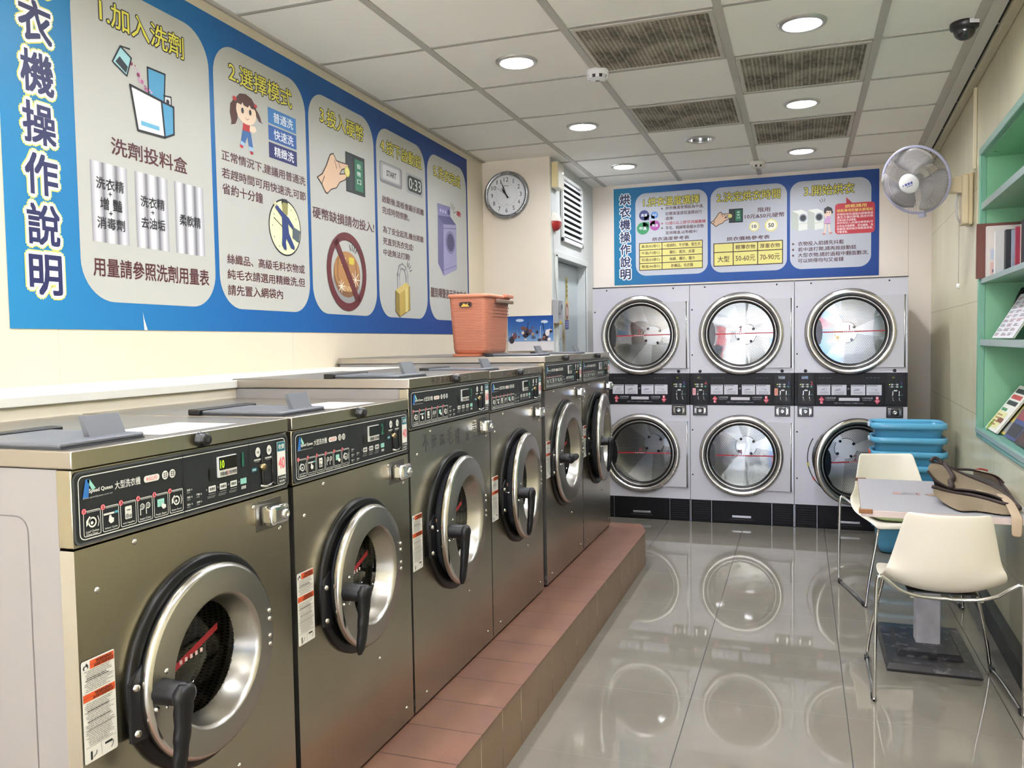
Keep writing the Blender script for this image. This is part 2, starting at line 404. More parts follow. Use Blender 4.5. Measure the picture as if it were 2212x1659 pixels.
    def star(s, u, v, r, m, w=2):
        for i in range(5):      # five triangles and a pentagon
            a = [(u + r * cos(pi / 2 + 2 * pi * k / 5), v + r * sin(pi / 2 + 2 * pi * k / 5)) for k in range(5)]
            b = [(u + r * 0.4 * cos(pi / 2 + pi / 5 + 2 * pi * k / 5), v + r * 0.4 * sin(pi / 2 + pi / 5 + 2 * pi * k / 5)) for k in range(5)]
            s.fill([a[i], b[i], b[i - 1]][::-1], m, w)
        s.fill(b, m, w); return s

# ------------------------------------------------------------------ things and frames
def tag(o, label, cat, group=None, kind=None):
    o['label'] = label; o['category'] = cat
    if group: o['group'] = group
    if kind: o['kind'] = kind
    return o
def thing(name, label, cat, M=None, group=None):
    o = bpy.data.objects.new(name, None); o.empty_display_size = 0.1; COL.objects.link(o)
    if M is not None: o.matrix_world = M if isinstance(M, Matrix) else Matrix.Translation(M)
    return tag(o, label, cat, group)
def struct(o):
    o['kind'] = 'structure'; return o
def frame(o, x, y, z=None):
    x = Vector(x).normalized(); y = Vector(y).normalized(); z = x.cross(y)
    return Matrix(((x.x, y.x, z.x, o[0]), (x.y, y.y, z.y, o[1]), (x.z, y.z, z.z, o[2]), (0, 0, 0, 1)))
def dup(o, parent=None):
    c = o.copy(); COL.objects.link(c)
    if parent is not None: c.parent = parent
    for ch in list(o.children): dup(ch, c)
    return c
FX = -1.2242          # plane of the washer fronts
DY = 6.7675           # plane of the dryer fronts
CZ = 2.9714           # ceiling
AL, BL = -2.3601, -0.019
AR, BR = 0.7861, 0.034
YB = 7.862            # back wall
def xl(y): return AL + BL * y
def xr(y): return AR + BR * y
dL = Vector((BL, 1, 0)).normalized(); dR = Vector((BR, 1, 0)).normalized()
ML = lambda y, z, off=0.0: frame((xl(y) + off, y, z), dL, (0, 0, 1))          # print frame on left wall
MR = lambda y, off=0.0: frame((xr(y) - off, y, 0), (dR.y, -dR.x, 0), dR)     # right wall: X into the wall, Y along, Z up
# ================================================================== SETTING
WL_A, WL_B = '#d8cdb6', '#d1c6af'
# floor
b = MB(); b.box((-2.7, YF - .05, -0.08), (1.25, 8.0, 0.0), m_floor()); struct(b.build('floor'))
# left wall (local: u along the wall, v up, w into the room)
b = MB(); b.box((YF - .05, 0, -0.14), (8.0, CZ + 0.02, 0), m_wall('cream_wall_panel', WL_A, WL_B, ((0, 2.15, 1.42, 0.007),), 0.35))
o = struct(b.build('wall_left')); o.matrix_world = ML(0, 0)
# low boxed ledge along the left wall, with its board
b = MB(); mw = P('#e9e0cc', 0.4)
b.box((-2.5, 0.35, 0), (-1.912, 3.972, 1.336), mw); b.box((-2.5, 0.35, 1.336), (-1.902, 3.972, 1.364), P('#dcdad0', 0.35), 0.003)
struct(b.build('trim_1'))
# column carrying the clock and the wall with the service door
b = MB(); mc = m_wall('cream_column', '#eadfce', '#e4d8c6', (), 0.45); md = m_wall('pale_grey_wall', '#c9ccc9', '#c0c4c2', (), 0.5)
b.box((-2.62, 6.402, 0), (-1.916, 6.55, CZ), mc)
b.box((-1.916, 6.402, 0), (-1.904, 6.55, CZ), mc)
b.box((-2.62, 6.55, 0), (-2.0, 8.0, CZ), md); b.box((-2.0, 6.55, 2.18), (-1.904, 8.0, CZ), md); b.box((-2.0, 7.53, 0), (-1.904, 8.0, 2.18), md)
wl2 = struct(b.build('wall_column'))
b = MB(); b.box((-1.9045, 6.425, 0.0), (-1.9005, 6.55, CZ), md); b.box((-1.9045, 6.55, 2.18), (-1.9015, 6.56, 2.19), md); struct(b.build('trim_2'))
# service door in its recess
b = MB(); b.box((-1.998, 6.555, 0.0), (-1.984, 7.528, 2.172), m_wall('grey_door_leaf', '#bcc6c8', '#b2bcbf', (), 0.35)); dr = struct(b.build('door_1'))
b = MB(); mj = P('#cfd3cf', 0.4)
b.box((-1.99, 6.50, 0), (-1.884, 6.552, 2.20), mj, 0.004); b.box((-1.90, 7.53, 0), (-1.888, 7.585, 2.235), mj, 0.003); b.box((-1.904, 6.50, 2.18), (-1.884, 7.585, 2.235), mj, 0.004)
b.build('door_frame', dr)
b = PR(frame((-1.9835, 7.03, 0), (0, 1, 0), (0, 0, 1)))
b.fill([(-0.06, 1.53), (0.0, 1.40), (0.035, 1.36), (0.06, 1.45), (0.075, 1.53), (0.06, 1.60), (0.0, 1.655), (-0.03, 1.62)], P('#b7ab92', 0.8)); b.fill([(-0.03, 1.53), (0.02, 1.45), (0.04, 1.53), (0.01, 1.60)], P('#8d7a60', 0.8), 2)
for q in range(7): b.rect(-0.28 + 0.03 * q, 1.50 - 0.02 * (q % 3), -0.265 + 0.03 * q, 1.515 - 0.02 * (q % 3), P('#6e7473', 0.8))
b.build('peeled_paint_patch', dr)
# back wall
b = MB(); b.box((-2.0, YB, 0), (1.4, YB + 0.14, CZ + 0.02), m_wall('cream_back_wall', '#ece2d6', '#e6dacd', ((0, 0.874, 5.0, 0.005),), 0.4)); struct(b.build('wall_back'))
# right wall with the book niche (local: x into the wall, y along it, z up)
NY0, NY1, NZ0, NZ1, ND = 3.3, 5.33, 0.945, 2.505, 0.215
mt = m_wall('olive_wall_tile', '#d2cdae', '#c8c3a4', ((1, 1.25, 1.2, 0.004), (2, 1.02, 0.66, 0.004)), 0.25, '#a5a28a', '#a39f88')
b = MB()
b.box((0, YF - .05, 0), (0.4, 8.1, NZ0), mt); b.box((0, YF - .05, NZ1), (0.4, 8.1, CZ + 0.02), mt); b.box((0, NY1, NZ0), (0.4, 8.1, NZ1), mt); b.box((0, YF - .05, NZ0), (0.4, NY0, NZ1), mt); b.box((ND + 0.03, NY0, NZ0), (0.4, NY1, NZ1), mt)
o = struct(b.build('wall_right')); o.matrix_world = MR(0)
b = MB(); b.box((-0.05, YF, 0), (0.0, 7.85, 0.105), P('#1b1a19', 0.35), 0.004); o = struct(b.build('baseboard_right')); o.matrix_world = MR(0)
# cornice along the right wall: white edge board, dark strip painted for the gap's shadow, beige moulding
b = MB(); b.box((-0.125, YF, CZ - 0.012), (-0.062, 7.9, CZ), P('#c9c6be', 0.5)); b.box((-0.06, YF, CZ - 0.004), (-0.048, 7.9, CZ), P('#15130f', 0.9)); b.box((-0.048, YF, CZ - 0.03), (0, 7.9, CZ), P('#b7b095', 0.5), 0.006)
o = struct(b.build('trim_3')); o.matrix_world = MR(0)
b = MB(); b.box((0.4, -0.034, CZ - 0.006), (8.0, 0, CZ), P('#b9b4aa', 0.5)); b.box((0.4, -0.012, CZ - 0.006), (6.4, -0.008, CZ - 0.0), P('#3b3630', 0.8)); o = struct(b.build('trim_4')); o.matrix_world = frame((xl(0), 0, 0), dL, (-dL.y, dL.x, 0))
# front header above the open shop front and its posts
b = MB(); b.box((-2.5, YF - .1, 2.75), (1.3, YF, CZ + 0.1), mw); b.box((-1.0, YF - .06, 0), (-0.94, YF, 2.75), ALU); b.box((-0.1, YF - .06, 0), (-0.04, YF, 2.75), ALU); b.box((-2.4, YF - .06, 0), (-1.0, YF, .5), ALU); struct(b.build('wall_front'))
# ceiling: boards cut for the lamps, metal grid
GX0, GSX, GY0, GSY = -2.4949, 0.714, 3.8552, 0.7031
MC = frame((0, 0, CZ), (1, 0, 0), (0, -1, 0))
LAMPS = {(1, 0): 1, (1, 2): 1, (1, 4): 1, (2, 3): 0, (3, 0): 1, (3, 2): 1, (3, 4): 1, (2, -1): 1, (1, -2): 1, (3, -2): 1, (1, -4): 1, (3, -4): 1, (2, -5): 1, (1, -6): 1, (3, -6): 1, (2, -8): 1, (1, -9): 1, (3, -9): 1}
VENTS = [(2, 0), (3, 1), (2, 2), (3, 3)]
b = MB(MC); mce = m_ceil()
for i in range(-1, 6):
    for j in range(-12, 7):
        x0, x1 = GX0 + GSX * i, GX0 + GSX * (i + 1); y0, y1 = GY0 + GSY * j, GY0 + GSY * (j + 1)
        if (i, j) in LAMPS: b.holeplate(x0, -y1, x1, -y0, ((x0 + x1) / 2, -(y0 + y1) / 2), 0.088, mce, 0.0)
        else: b.poly([(x0, -y1, 0), (x1, -y1, 0), (x1, -y0, 0), (x0, -y0, 0)], mce)
b.box((-2.8, -8.4, -0.2), (1.6, 4.1, -0.16), mce)
ce = struct(b.build('ceiling'))
b = MB(); mg = P('#aeaaa2', 0.45)
for i in range(1, 5): b.box((GX0 + GSX * i - 0.019, YF, CZ - 0.005), (GX0 + GSX * i + 0.019, 7.86, CZ), mg)
for j in range(-11, 7):
    y = GY0 + GSY * j
    b.box((YF - .05, y - 0.011, CZ - 0.004), (1.0, y + 0.011, CZ), P('#a6a29a', 0.45)); b.box((YF - .05, y + 0.011, CZ - 0.004), (1.0, y + 0.0145, CZ - 0.0005), P('#6f6b64', 0.6))
ww = [(-0.17, YF), (-0.125, YF), (-0.125, 7.86), (-0.17, 7.86)]
b.prism([(xr(y) + x, y) for x, y in ww], CZ - 0.006, CZ, mg)
struct(b.build('trim_5', ce))
# world outside the open front
b = MB(); b.box((-30, -30, -0.16), (30, YF - .02, -0.1), P('#a09fa0', 0.9)); o = b.build('street_outside'); o['kind'] = 'structure'

b = PR(frame((-7, YF - 5, 0), (-1, 0, 0), (0, 0, 1)) @ Matrix.Translation((-9, 0, 0)))
b.rect(-2, 0, 2.3, 2.5, '#4a79b8', 1); b.fill([(-.2, 2.0), (.6, 2.1), (.65, 2.45), (-.1, 2.4)], '#c8444e', 2); b.circ(1.35, 1.75, .35, '#e9eef4', 2, .45); b.circ(.7, 1.3, .35, '#dfe9f2', 3, .25); b.fill([(.8, 1.7), (1.5, 1.05), (1.8, 1.15), (1.2, 2.0)], '#b09a62', 4); b.circ(.2, 1.6, .3, '#f2f5f8', 4, .4); b.fill([(1.6, 2.0), (2.2, 1.6), (2.25, 2.4)], '#c8505a', 3); b.circ(0.1, .9, .3, '#9fd0ea', 3, .2)
b.rect(2.3, 0, 4.8, 2.5, '#9da0a4', 1); b.rect(2.5, .2, 3.1, 2.1, '#23262b', 2); b.rect(3.2, .2, 4.2, 1.9, '#c9ced4', 2); b.rect(3.4, 1.2, 4.0, 1.8, '#4a4f58', 3); b.rect(2.3, 2.1, 4.8, 2.4, '#d8dde2', 2); b.rect(4.3, .2, 4.6, 2.0, '#8a3a40', 2)
b.rect(4.8, 0, 13, 2.5, '#6f8fc2', 1); b.fill([(5.4, 2.0), (6.6, 1.8), (6.5, 2.4), (5.6, 2.45)], '#d0626c', 2); b.circ(6.6, 1.3, .6, '#eef3f8', 3, .5); b.circ(5.6, 1.0, .5, '#9fd0ea', 2, .5); b.rect(8, 0, 13, 2.5, '#c9ccd2', 2)
o = b.build('street_facade_outside'); o['kind'] = 'structure'

# ================================================================== LAMPS, VENTS AND CEILING THINGS
LENS = P('#f6f8ff', 0.4, emit=LAMP)
where = {(1, 0): 'round lit downlight nearest the big blue poster, before the smoke detector', (1, 2): 'round lit downlight middle of the three in the left row', (1, 4): 'round lit downlight at the far end of the left row, near the louver',
         (2, 3): 'unlit round downlight with bare chrome reflector, behind the dusty vent', (3, 0): 'largest lit downlight at top right of the photo, near the dome camera', (3, 2): 'round lit downlight between the two dusty vents of the right row',
         (3, 4): 'round lit downlight nearest the back wall, in the right row', (2, -1): 'downlight only half in frame at the top edge of the photo'}
for (i, j), on in LAMPS.items():
    x, y = GX0 + GSX * (i + 0.5), GY0 + GSY * (j + 0.5)
    t = thing('downlight', where.get((i, j), 'lit round downlight over the near end of the shop, above the top of the photo'), 'ceiling light', (x, y, CZ), 'round recessed downlights in the ceiling')
    b = MB(); b.lathe([(0.086, -0.001), (0.086, -0.009), (0.092, -0.013), (0.108, -0.008), (0.112, 0.0)], P('#bdbbb8', 0.3, 0.8), seg=48); b.build('trim_ring', t)
    if on:
        b = MB(); b.lathe([(0, 0.006), (0.088, 0.006)], LENS, seg=40, smooth=False); b.build('lens', t)
    else:
        b = MB(); b.lathe([(0.088, 0.0), (0.084, 0.03), (0.07, 0.07), (0.045, 0.10), (0, 0.105)], P('#c9c9c9', 0.12, 1.0), seg=40); b.build('reflector', t)
        b = MB(); b.lathe([(0, 0.02), (0.016, 0.025), (0.022, 0.05), (0.014, 0.09), (0, 0.1)], P('#e6e6e6', 0.3), seg=16); b.build('bulb', t)
mv = m_vent()
vl = ['perforated ceiling vent panel nearest the top of the photo, brown dust over it', 'perforated dusty vent panel in front of the largest lit downlight', 'darkly stained perforated vent panel before the unlit downlight', 'blackest stained perforated vent panel, nearest the back wall']
for k, (i, j) in enumerate(VENTS):
    x, y = GX0 + GSX * (i + 0.5), GY0 + GSY * (j + 0.5)
    t = thing('ceiling_vent', vl[k], 'vent', (x, y, CZ), 'dusty perforated vent panels in the ceiling')
    hx, hy = GSX / 2 - 0.045, GSY / 2 - 0.04
    b = MB(Matrix.Translation((0, 0, 0))); b.box((-hx, -hy, -0.006), (hx, hy, -0.001), mv); o = b.build('perforated_sheet', t)
    b = MB(); fr = P('#b7b2a8', 0.5)
    for x0, y0, x1, y1 in ((-hx - 0.02, -hy - 0.022, hx + 0.02, -hy), (-hx - 0.02, hy, hx + 0.02, hy + 0.022), (-hx - 0.02, -hy, -hx, hy), (hx, -hy, hx + 0.02, hy)): b.box((x0, y0, -0.009), (x1, y1, -0.001), fr)
    b.build('frame', t)
def detector(x, y, label, h, col):
    t = thing('smoke_detector', label, 'smoke detector', (x, y, CZ), 'smoke detectors on the ceiling')
    b = MB(); b.lathe([(0, 0), (0.058, 0), (0.060, -0.004), (0.060, -0.028), (0.052, -0.034), (0, -0.034)], P(col, 0.4), seg=36); b.build('base', t)
    b = MB(); b.lathe([(0.050, -0.034), (0.046, -0.050)], P('#26242a', 0.5), seg=24)
    for k in range(8):
        a = 2 * pi * k / 8 + 0.2; b.box((0, 0, 0), (0.001, 0.001, 0.001), P(col, 0.4))
        c, s_ = cos(a), sin(a); b.prism([(0.042 * c - 0.010 * s_, 0.042 * s_ + 0.010 * c), (0.042 * c + 0.010 * s_, 0.042 * s_ - 0.010 * c), (0.054 * c + 0.010 * s_, 0.054 * s_ - 0.010 * c), (0.054 * c - 0.010 * s_, 0.054 * s_ + 0.010 * c)], -0.052, -0.032, P(col, 0.4))
    b.build('sensing_cage', t)
    b = MB(); b.lathe([(0, -0.060), (0.026, -0.058), (0.044, -0.050)], P(col, 0.35), seg=30); b.lathe([(0, -0.0605), (0.014, -0.0605)], P('#77777c', 0.4), seg=20); b.build('cap', t)
detector(-1.055, 4.50, 'white smoke detector on the grid crossing, the one nearer the camera', 1, '#f2f1f3')
detector(-0.345, 7.30, 'cream smoke detector farther back, just above the dryer poster', 1, '#ddd8cb')
# dome camera
t = thing('dome_camera', 'black dome security camera on the ceiling beside the right wall', 'security camera', (0.735, 4.50, CZ))
b = MB(); b.lathe([(0, 0), (0.062, 0), (0.064, -0.006), (0.062, -0.026), (0.054, -0.032), (0, -0.032)], P('#141416', 0.35), seg=40); b.build('base', t)
b = MB(); b.lathe([(0.048, -0.030)] + [(0.048 * cos(a), -0.034 - 0.048 * sin(a)) for a in [k * pi / 20 for k in range(0, 10)]] + [(0, -0.082)], P('#1d1d20', 0.08, spec=0.8), seg=36); b.build('dome', t)
b = MB(); b.prism([(0.012, -0.063), (0.055, -0.050), (0.055, -0.0485), (0.012, -0.0615)], -0.022, -0.002, P('#e9e9ea', 0.5)); b.build('sticker', t)
# ================================================================== WASHING POSTER ON THE LEFT WALL
NAVY, YEL, MAR, PALE = '#1d2150', '#d9d04e', '#4a1a20', '#b2b2ab'
HOUT = (('#1c1c2a', 0.06),)
def poster(name, label, M, u0, v0, u1, v1, sheet):
    t = thing(name, label, 'poster', M @ Matrix.Translation((u0, v0, 0)))
    OFF = Matrix.Translation((-u0, -v0, 0))
    b = MB(OFF); b.box((u0, v0, -0.0025), (u1, v1, 0), sheet); b.build('printed_sheet', t)
    return t, OFF
PU0, PV0, PU1, PV1 = 1.965, 1.554, 6.045, 2.922
PT, PO = poster('wash_instruction_poster', 'huge blue five-step washing poster with pale panels above the washers', ML(0, 0, 0.003), PU0, PV0, PU1, PV1, m_fade('poster_blue_fade', ((0, '#2c7bab'), (0.3, '#1d5c98'), (0.65, '#1b4786'), (1, '#1d3579')), 0, 0, 4.08))  # printed blue fade; part of the room's uneven light is in its colours
b = PR(PO)
for k, ch in enumerate('洗衣機操作說明'):
    zc = 2.738 - 0.1672 * k
    b.text(ch, 2.045, zc - 0.066, 2.170, zc + 0.066, NAVY, 1, 0.03, (('#d8d36a', 0.125), ('#f4f4f0', 0.095)))
o = b.build('title_lettering', PT)
PANELS = [(2.255, 2.982), (3.011, 3.738), (3.767, 4.488), (4.520, 5.242), (5.276, 6.017)]
def panel(i):
    x0, x1 = PANELS[i]
    b = PR(PO); b.rr(x0, 1.656, x1, 2.828, 0.15, PALE, 1, 10); return b.build('panel', PT)
def parts(parent, heading, body=None, illo=None):
    for nm, fn in (('heading_lettering', heading), ('body_lettering', body), ('illustration', illo)):
        if fn:
            b = PR(PO); b.par = parent; fn(b)
            b.cut(nm if nm != 'body_lettering' else 'text_line')
def head(t, u0, v0, u1, v1): return lambda b: b.text(t, u0, v0, u1, v1, YEL, 2, 0.012, HOUT)
def rows(lst, col=MAR, bold=0.018):
    def f(b):
        for t, u0, v0, u1, v1 in lst: b.text(t, u0, v0, u1, v1, col, 2, bold); b.cut('text_line')
    return f
K = '#14161c'
# 1
p = panel(0)
def ill(b):
    w = 2
    b.fill([(2.437, 2.545), (2.479, 2.614), (2.532, 2.586), (2.506, 2.512)][::-1], '#9ccbd0', w); b.fill([(2.452, 2.55), (2.474, 2.575), (2.513, 2.548), (2.503, 2.522)][::-1], '#222c33', w + 1)
    b.line([(2.437, 2.545), (2.479, 2.614), (2.532, 2.586), (2.506, 2.512), (2.437, 2.545)], 0.006, K, w + 2); b.line([(2.479, 2.614), (2.525, 2.618)], 0.006, K, w + 2)
    for q in range(22):
        a = q / 21; b.circ(2.535 + 0.09 * a + random.uniform(-.012, .012), 2.575 - 0.10 * a + random.uniform(-.012, .012), random.choice((.003, .005, .008)), random.choice(('#8e2a50', '#b0608c', '#c893b8')), w + 1)
    b.fill([(2.615, 2.578), (2.617, 2.47), (2.699, 2.462), (2.712, 2.579)], '#4b93b8', w); b.line([(2.617, 2.47), (2.615, 2.578), (2.712, 2.579), (2.702, 2.47)], 0.007, K, w + 1)
    b.fill([(2.700, 2.492), (2.742, 2.497), (2.742, 2.455), (2.702, 2.45)][::-1], '#cfcfcf', w); b.line([(2.700, 2.492), (2.742, 2.497), (2.742, 2.455), (2.702, 2.45)], 0.006, K, w + 1); b.circ(2.722, 2.474, 0.009, K, w + 1)
    b.fill([(2.520, 2.483), (2.552, 2.321), (2.698, 2.326), (2.684, 2.466)], '#f0f0ec', w + 2); b.fill([(2.684, 2.466), (2.698, 2.326), (2.750, 2.350), (2.753, 2.460)], '#4b93b8', w + 2)
    b.fill([(2.570, 2.345), (2.570, 2.362), (2.668, 2.362), (2.668, 2.345)][::-1], '#62a6c4', w + 3)
    b.line([(2.520, 2.483), (2.552, 2.321), (2.698, 2.326), (2.684, 2.466), (2.520, 2.483)], 0.009, K, w + 4); b.line([(2.684, 2.466), (2.753, 2.460), (2.750, 2.350), (2.698, 2.326)], 0.008, K, w + 4)
def ill1(b):
    ill(b); b.cut('detergent_drawing')
    st = m_fade('silver_swatch_print', ((0, '#8d8b90'), (0.17, '#dedde0'), (0.33, '#757379'), (0.5, '#e6e6e8'), (0.68, '#6f6e74'), (0.84, '#d2d1d5'), (1, '#8e8d92')), 0, 0, 1)
    n = st.node_tree; tex = [q for q in n.nodes if q.type == 'MAP_RANGE'][0]; tex.inputs['From Min'].default_value = 2.312 - PU0; tex.inputs['From Max'].default_value = 2.527 - PU0; tex.clamp = False
    fr = n.nodes.new('ShaderNodeMath'); fr.operation = 'FRACT'; rp = [q for q in n.nodes if q.type == 'VALTORGB'][0]
    n.links.new(tex.outputs[0], fr.inputs[0]); m2 = n.nodes.new('ShaderNodeMath'); m2.operation = 'MULTIPLY'; m2.inputs[1].default_value = 1.2; n.links.new(fr.outputs[0], m2.inputs[0]); n.links.new(m2.outputs[0], rp.inputs[0])
    for u0, u1 in ((2.312, 2.488), (2.527, 2.703), (2.742, 2.918)): b.rect(u0, 1.872, u1, 2.162, st, 2); b.cut('silver_swatch')
parts(p, head('1.加入洗劑', 2.385, 2.672, 2.826, 2.762), lambda b: (rows([('洗劑投料盒', 2.416, 2.203, 2.823, 2.266), ('用量請參照洗劑用量表', 2.310, 1.748, 2.937, 1.816)], MAR, 0.02)(b),
    [(b.text(t, u0, v0, u1, v1, '#101014', 4, 0.015), b.cut('text_line')) for t, u0, v0, u1, v1 in (('洗衣精', 2.337, 2.065, 2.468, 2.108), ('+', 2.393, 2.044, 2.409, 2.060), ('增 豔', 2.352, 1.992, 2.456, 2.036), ('+', 2.393, 1.974, 2.409, 1.990), ('消毒劑', 2.336, 1.922, 2.466, 1.965), ('洗衣精', 2.552, 2.032, 2.681, 2.075), ('+', 2.607, 2.008, 2.623, 2.024), ('去油垢', 2.552, 1.950, 2.680, 1.993), ('柔軟精', 2.766, 1.988, 2.894, 2.033))]), ill1)
# 2
p = panel(1)
def ill(b):
    M0 = b.M; b.M = M0 @ Matrix.Translation((0, 2.387 - 2.287 * .69, 0)) @ Matrix.Diagonal((1, .69, 1, 1))
    w = 2; H, S, R_, BL_ = '#4a231c', '#ecd2b8', '#b3262c', '#2f5f98'
    for pts in ([(3.150, 2.60), (3.122, 2.56), (3.117, 2.50), (3.127, 2.45), (3.124, 2.425), (3.155, 2.44), (3.172, 2.48), (3.170, 2.56)], [(3.305, 2.60), (3.330, 2.575), (3.347, 2.545), (3.352, 2.52), (3.370, 2.512), (3.335, 2.515), (3.313, 2.545), (3.300, 2.57)]): b.fill(pts, H, w)
    b.circ(3.238, 2.545, 0.075, S, w + 1, 0.082); b.fill([(3.155, 2.56), (3.160, 2.61), (3.19, 2.65), (3.235, 2.664), (3.28, 2.65), (3.31, 2.61), (3.316, 2.56), (3.30, 2.585), (3.275, 2.582), (3.262, 2.60), (3.25, 2.58), (3.22, 2.583), (3.21, 2.60), (3.2, 2.58), (3.172, 2.583)][::-1], H, w + 2)
    b.circ(3.152, 2.604, 0.014, R_, w + 3); b.circ(3.308, 2.612, 0.012, R_, w + 3)
    b.circ(3.208, 2.545, 0.009, K, w + 3, 0.019); b.circ(3.266, 2.553, 0.009, K, w + 3, 0.019); b.line([(3.228, 2.505), (3.24, 2.495), (3.254, 2.507)], 0.003, '#8a3b30', w + 3)
    b.fill([(3.214, 2.474), (3.205, 2.415), (3.262, 2.415), (3.262, 2.474)], R_, w); b.fill([(3.262, 2.465), (3.302, 2.47), (3.312, 2.445), (3.29, 2.425), (3.258, 2.43)][::-1], S, w + 1)
    b.fill([(3.205, 2.418), (3.19, 2.335), (3.218, 2.325), (3.24, 2.385), (3.25, 2.315), (3.282, 2.312), (3.268, 2.418)], BL_, w + 1); b.fill([(3.190, 2.345), (3.184, 2.318), (3.216, 2.312), (3.218, 2.335)], '#9fbcd4', w + 2); b.fill([(3.249, 2.325), (3.249, 2.297), (3.284, 2.295), (3.284, 2.322)], '#9fbcd4', w + 2)
    b.circ(3.195, 2.308, 0.013, R_, w); b.circ(3.27, 2.287, 0.013, R_, w)
    b.cut('girl_drawing'); b.M = M0
    for (v0, v1, c0) in ((2.560, 2.636, '#3a78b4'), (2.480, 2.552, '#28579c'), (2.396, 2.470, '#1d2160')):
        b.rect(3.408, v0, 3.648, v1, c0, w); t, v = {2.560: ('普通洗', 2.598), 2.480: ('快速洗', 2.516), 2.396: ('精緻洗', 2.433)}[v0]; b.text(t, 3.452, v - 0.024, 3.620, v + 0.024, '#e9eef2', w + 1, 0.012); b.cut('mode_tag')
    cx, cy = 3.526, 2.072
    b.circ(cx, cy, 0.140, K, w, seg=40); b.circ(cx, cy, 0.132, '#e9e5b4', w + 1, seg=40)
    for q in range(12):
        a = pi / 6 * q; b.circ(cx + 0.11 * cos(a), cy + 0.11 * sin(a), 0.004, '#7d7a52', w + 2, seg=8)
    b.line([(cx, cy - 0.01), (3.43, 2.11)], 0.006, '#55512f', w + 2)
    SU = '#20356f'
    b.fill([(3.500, 2.185), (3.506, 2.205), (3.54, 2.208), (3.552, 2.185), (3.548, 2.14), (3.525, 2.12), (3.505, 2.14)][::-1], '#8f8a50', w + 3); b.fill([(3.498, 2.185), (3.50, 2.212), (3.545, 2.214), (3.556, 2.185), (3.545, 2.195), (3.51, 2.196)][::-1], K, w + 4)
    b.fill([(3.497, 2.12), (3.44, 2.162), (3.452, 2.178), (3.51, 2.145), (3.556, 2.125), (3.60, 2.085), (3.59, 2.07), (3.548, 2.095), (3.556, 2.04), (3.497, 2.04)][::-1], SU, w + 4); b.circ(3.444, 2.178, 0.012, '#c9c39a', w + 4)
    b.fill([(3.497, 2.045), (3.49, 1.985), (3.51, 1.962), (3.53, 1.966), (3.524, 2.0), (3.53, 2.02), (3.57, 1.975), (3.60, 1.97), (3.60, 1.985), (3.556, 2.045)], SU, w + 5); b.fill([(3.59, 2.085), (3.585, 2.03), (3.64, 2.01), (3.655, 2.07)], '#4c5a60', w + 5)
parts(p, head('2.選擇模式', 3.119, 2.676, 3.615, 2.766), rows([('正常情況下,建議用普通洗', 3.050, 2.310, 3.720, 2.356), ('若趕時間可用快速洗,可節', 3.048, 2.232, 3.720, 2.278), ('省約十分鐘', 3.048, 2.163, 3.346, 2.211),
    ('絲織品、高級毛料衣物或', 3.066, 1.856, 3.690, 1.900), ('純毛衣請選用精緻洗,但', 3.064, 1.786, 3.690, 1.832), ('請先置入網袋內', 3.063, 1.716, 3.488, 1.763)]), ill)
# 3
p = panel(2)
SK = '#d3b193'
def hand(b, u, v, s, w):
    pts = [(0, 0.30), (0.13, 0.18), (0.24, 0.02), (0.30, 0.0), (0.42, 0.12), (0.60, 0.20), (0.72, 0.36), (0.90, 0.46), (0.98, 0.56), (0.94, 0.62), (0.72, 0.55), (0.80, 0.68), (1.02, 0.78), (1.02, 0.86), (0.80, 0.84), (0.62, 0.84), (0.52, 0.98), (0.42, 0.92), (0.30, 0.66), (0.16, 0.42)]
    P2 = [(u + x * s, v + y * s * 0.72) for x, y in pts]
    b.fill(P2, SK, w); b.line(P2 + [P2[0]], 0.006, '#2a1d18', w + 1)
    b.line([(u + .13 * s, v + .18 * s * .72), (u + .22 * s, v + .38 * s * .72)], 0.005, '#2a1d18', w + 1); b.line([(u + .56 * s, v + .84 * s * .72), (u + .62 * s, v + .66 * s * .72)], 0.004, '#2a1d18', w + 1); b.line([(u + .68 * s, v + .84 * s * .72), (u + .74 * s, v + .70 * s * .72)], 0.004, '#2a1d18', w + 1)
def slotbox(b, u0, v0, u1, v1, w):
    W_, H_ = u1 - u0, v1 - v0
    b.rect(u0, v0, u1, v1, '#16211f', w); b.rect(u0 + .06 * W_, v0 + .05 * H_, u0 + .33 * W_, v1 - .06 * H_, '#25302f', w + 1); b.rect(u0 + .46 * W_, v0 + .1 * H_, u0 + .9 * W_, v1 - .1 * H_, '#1f6a4c', w + 1)
    for k, ch in enumerate('投幣口'): b.text(ch, u0 + .58 * W_, v1 - (.32 + .2 * k) * H_, u0 + .78 * W_, v1 - (.2 + .2 * k) * H_, '#d6e6d8', w + 2, 0.01)
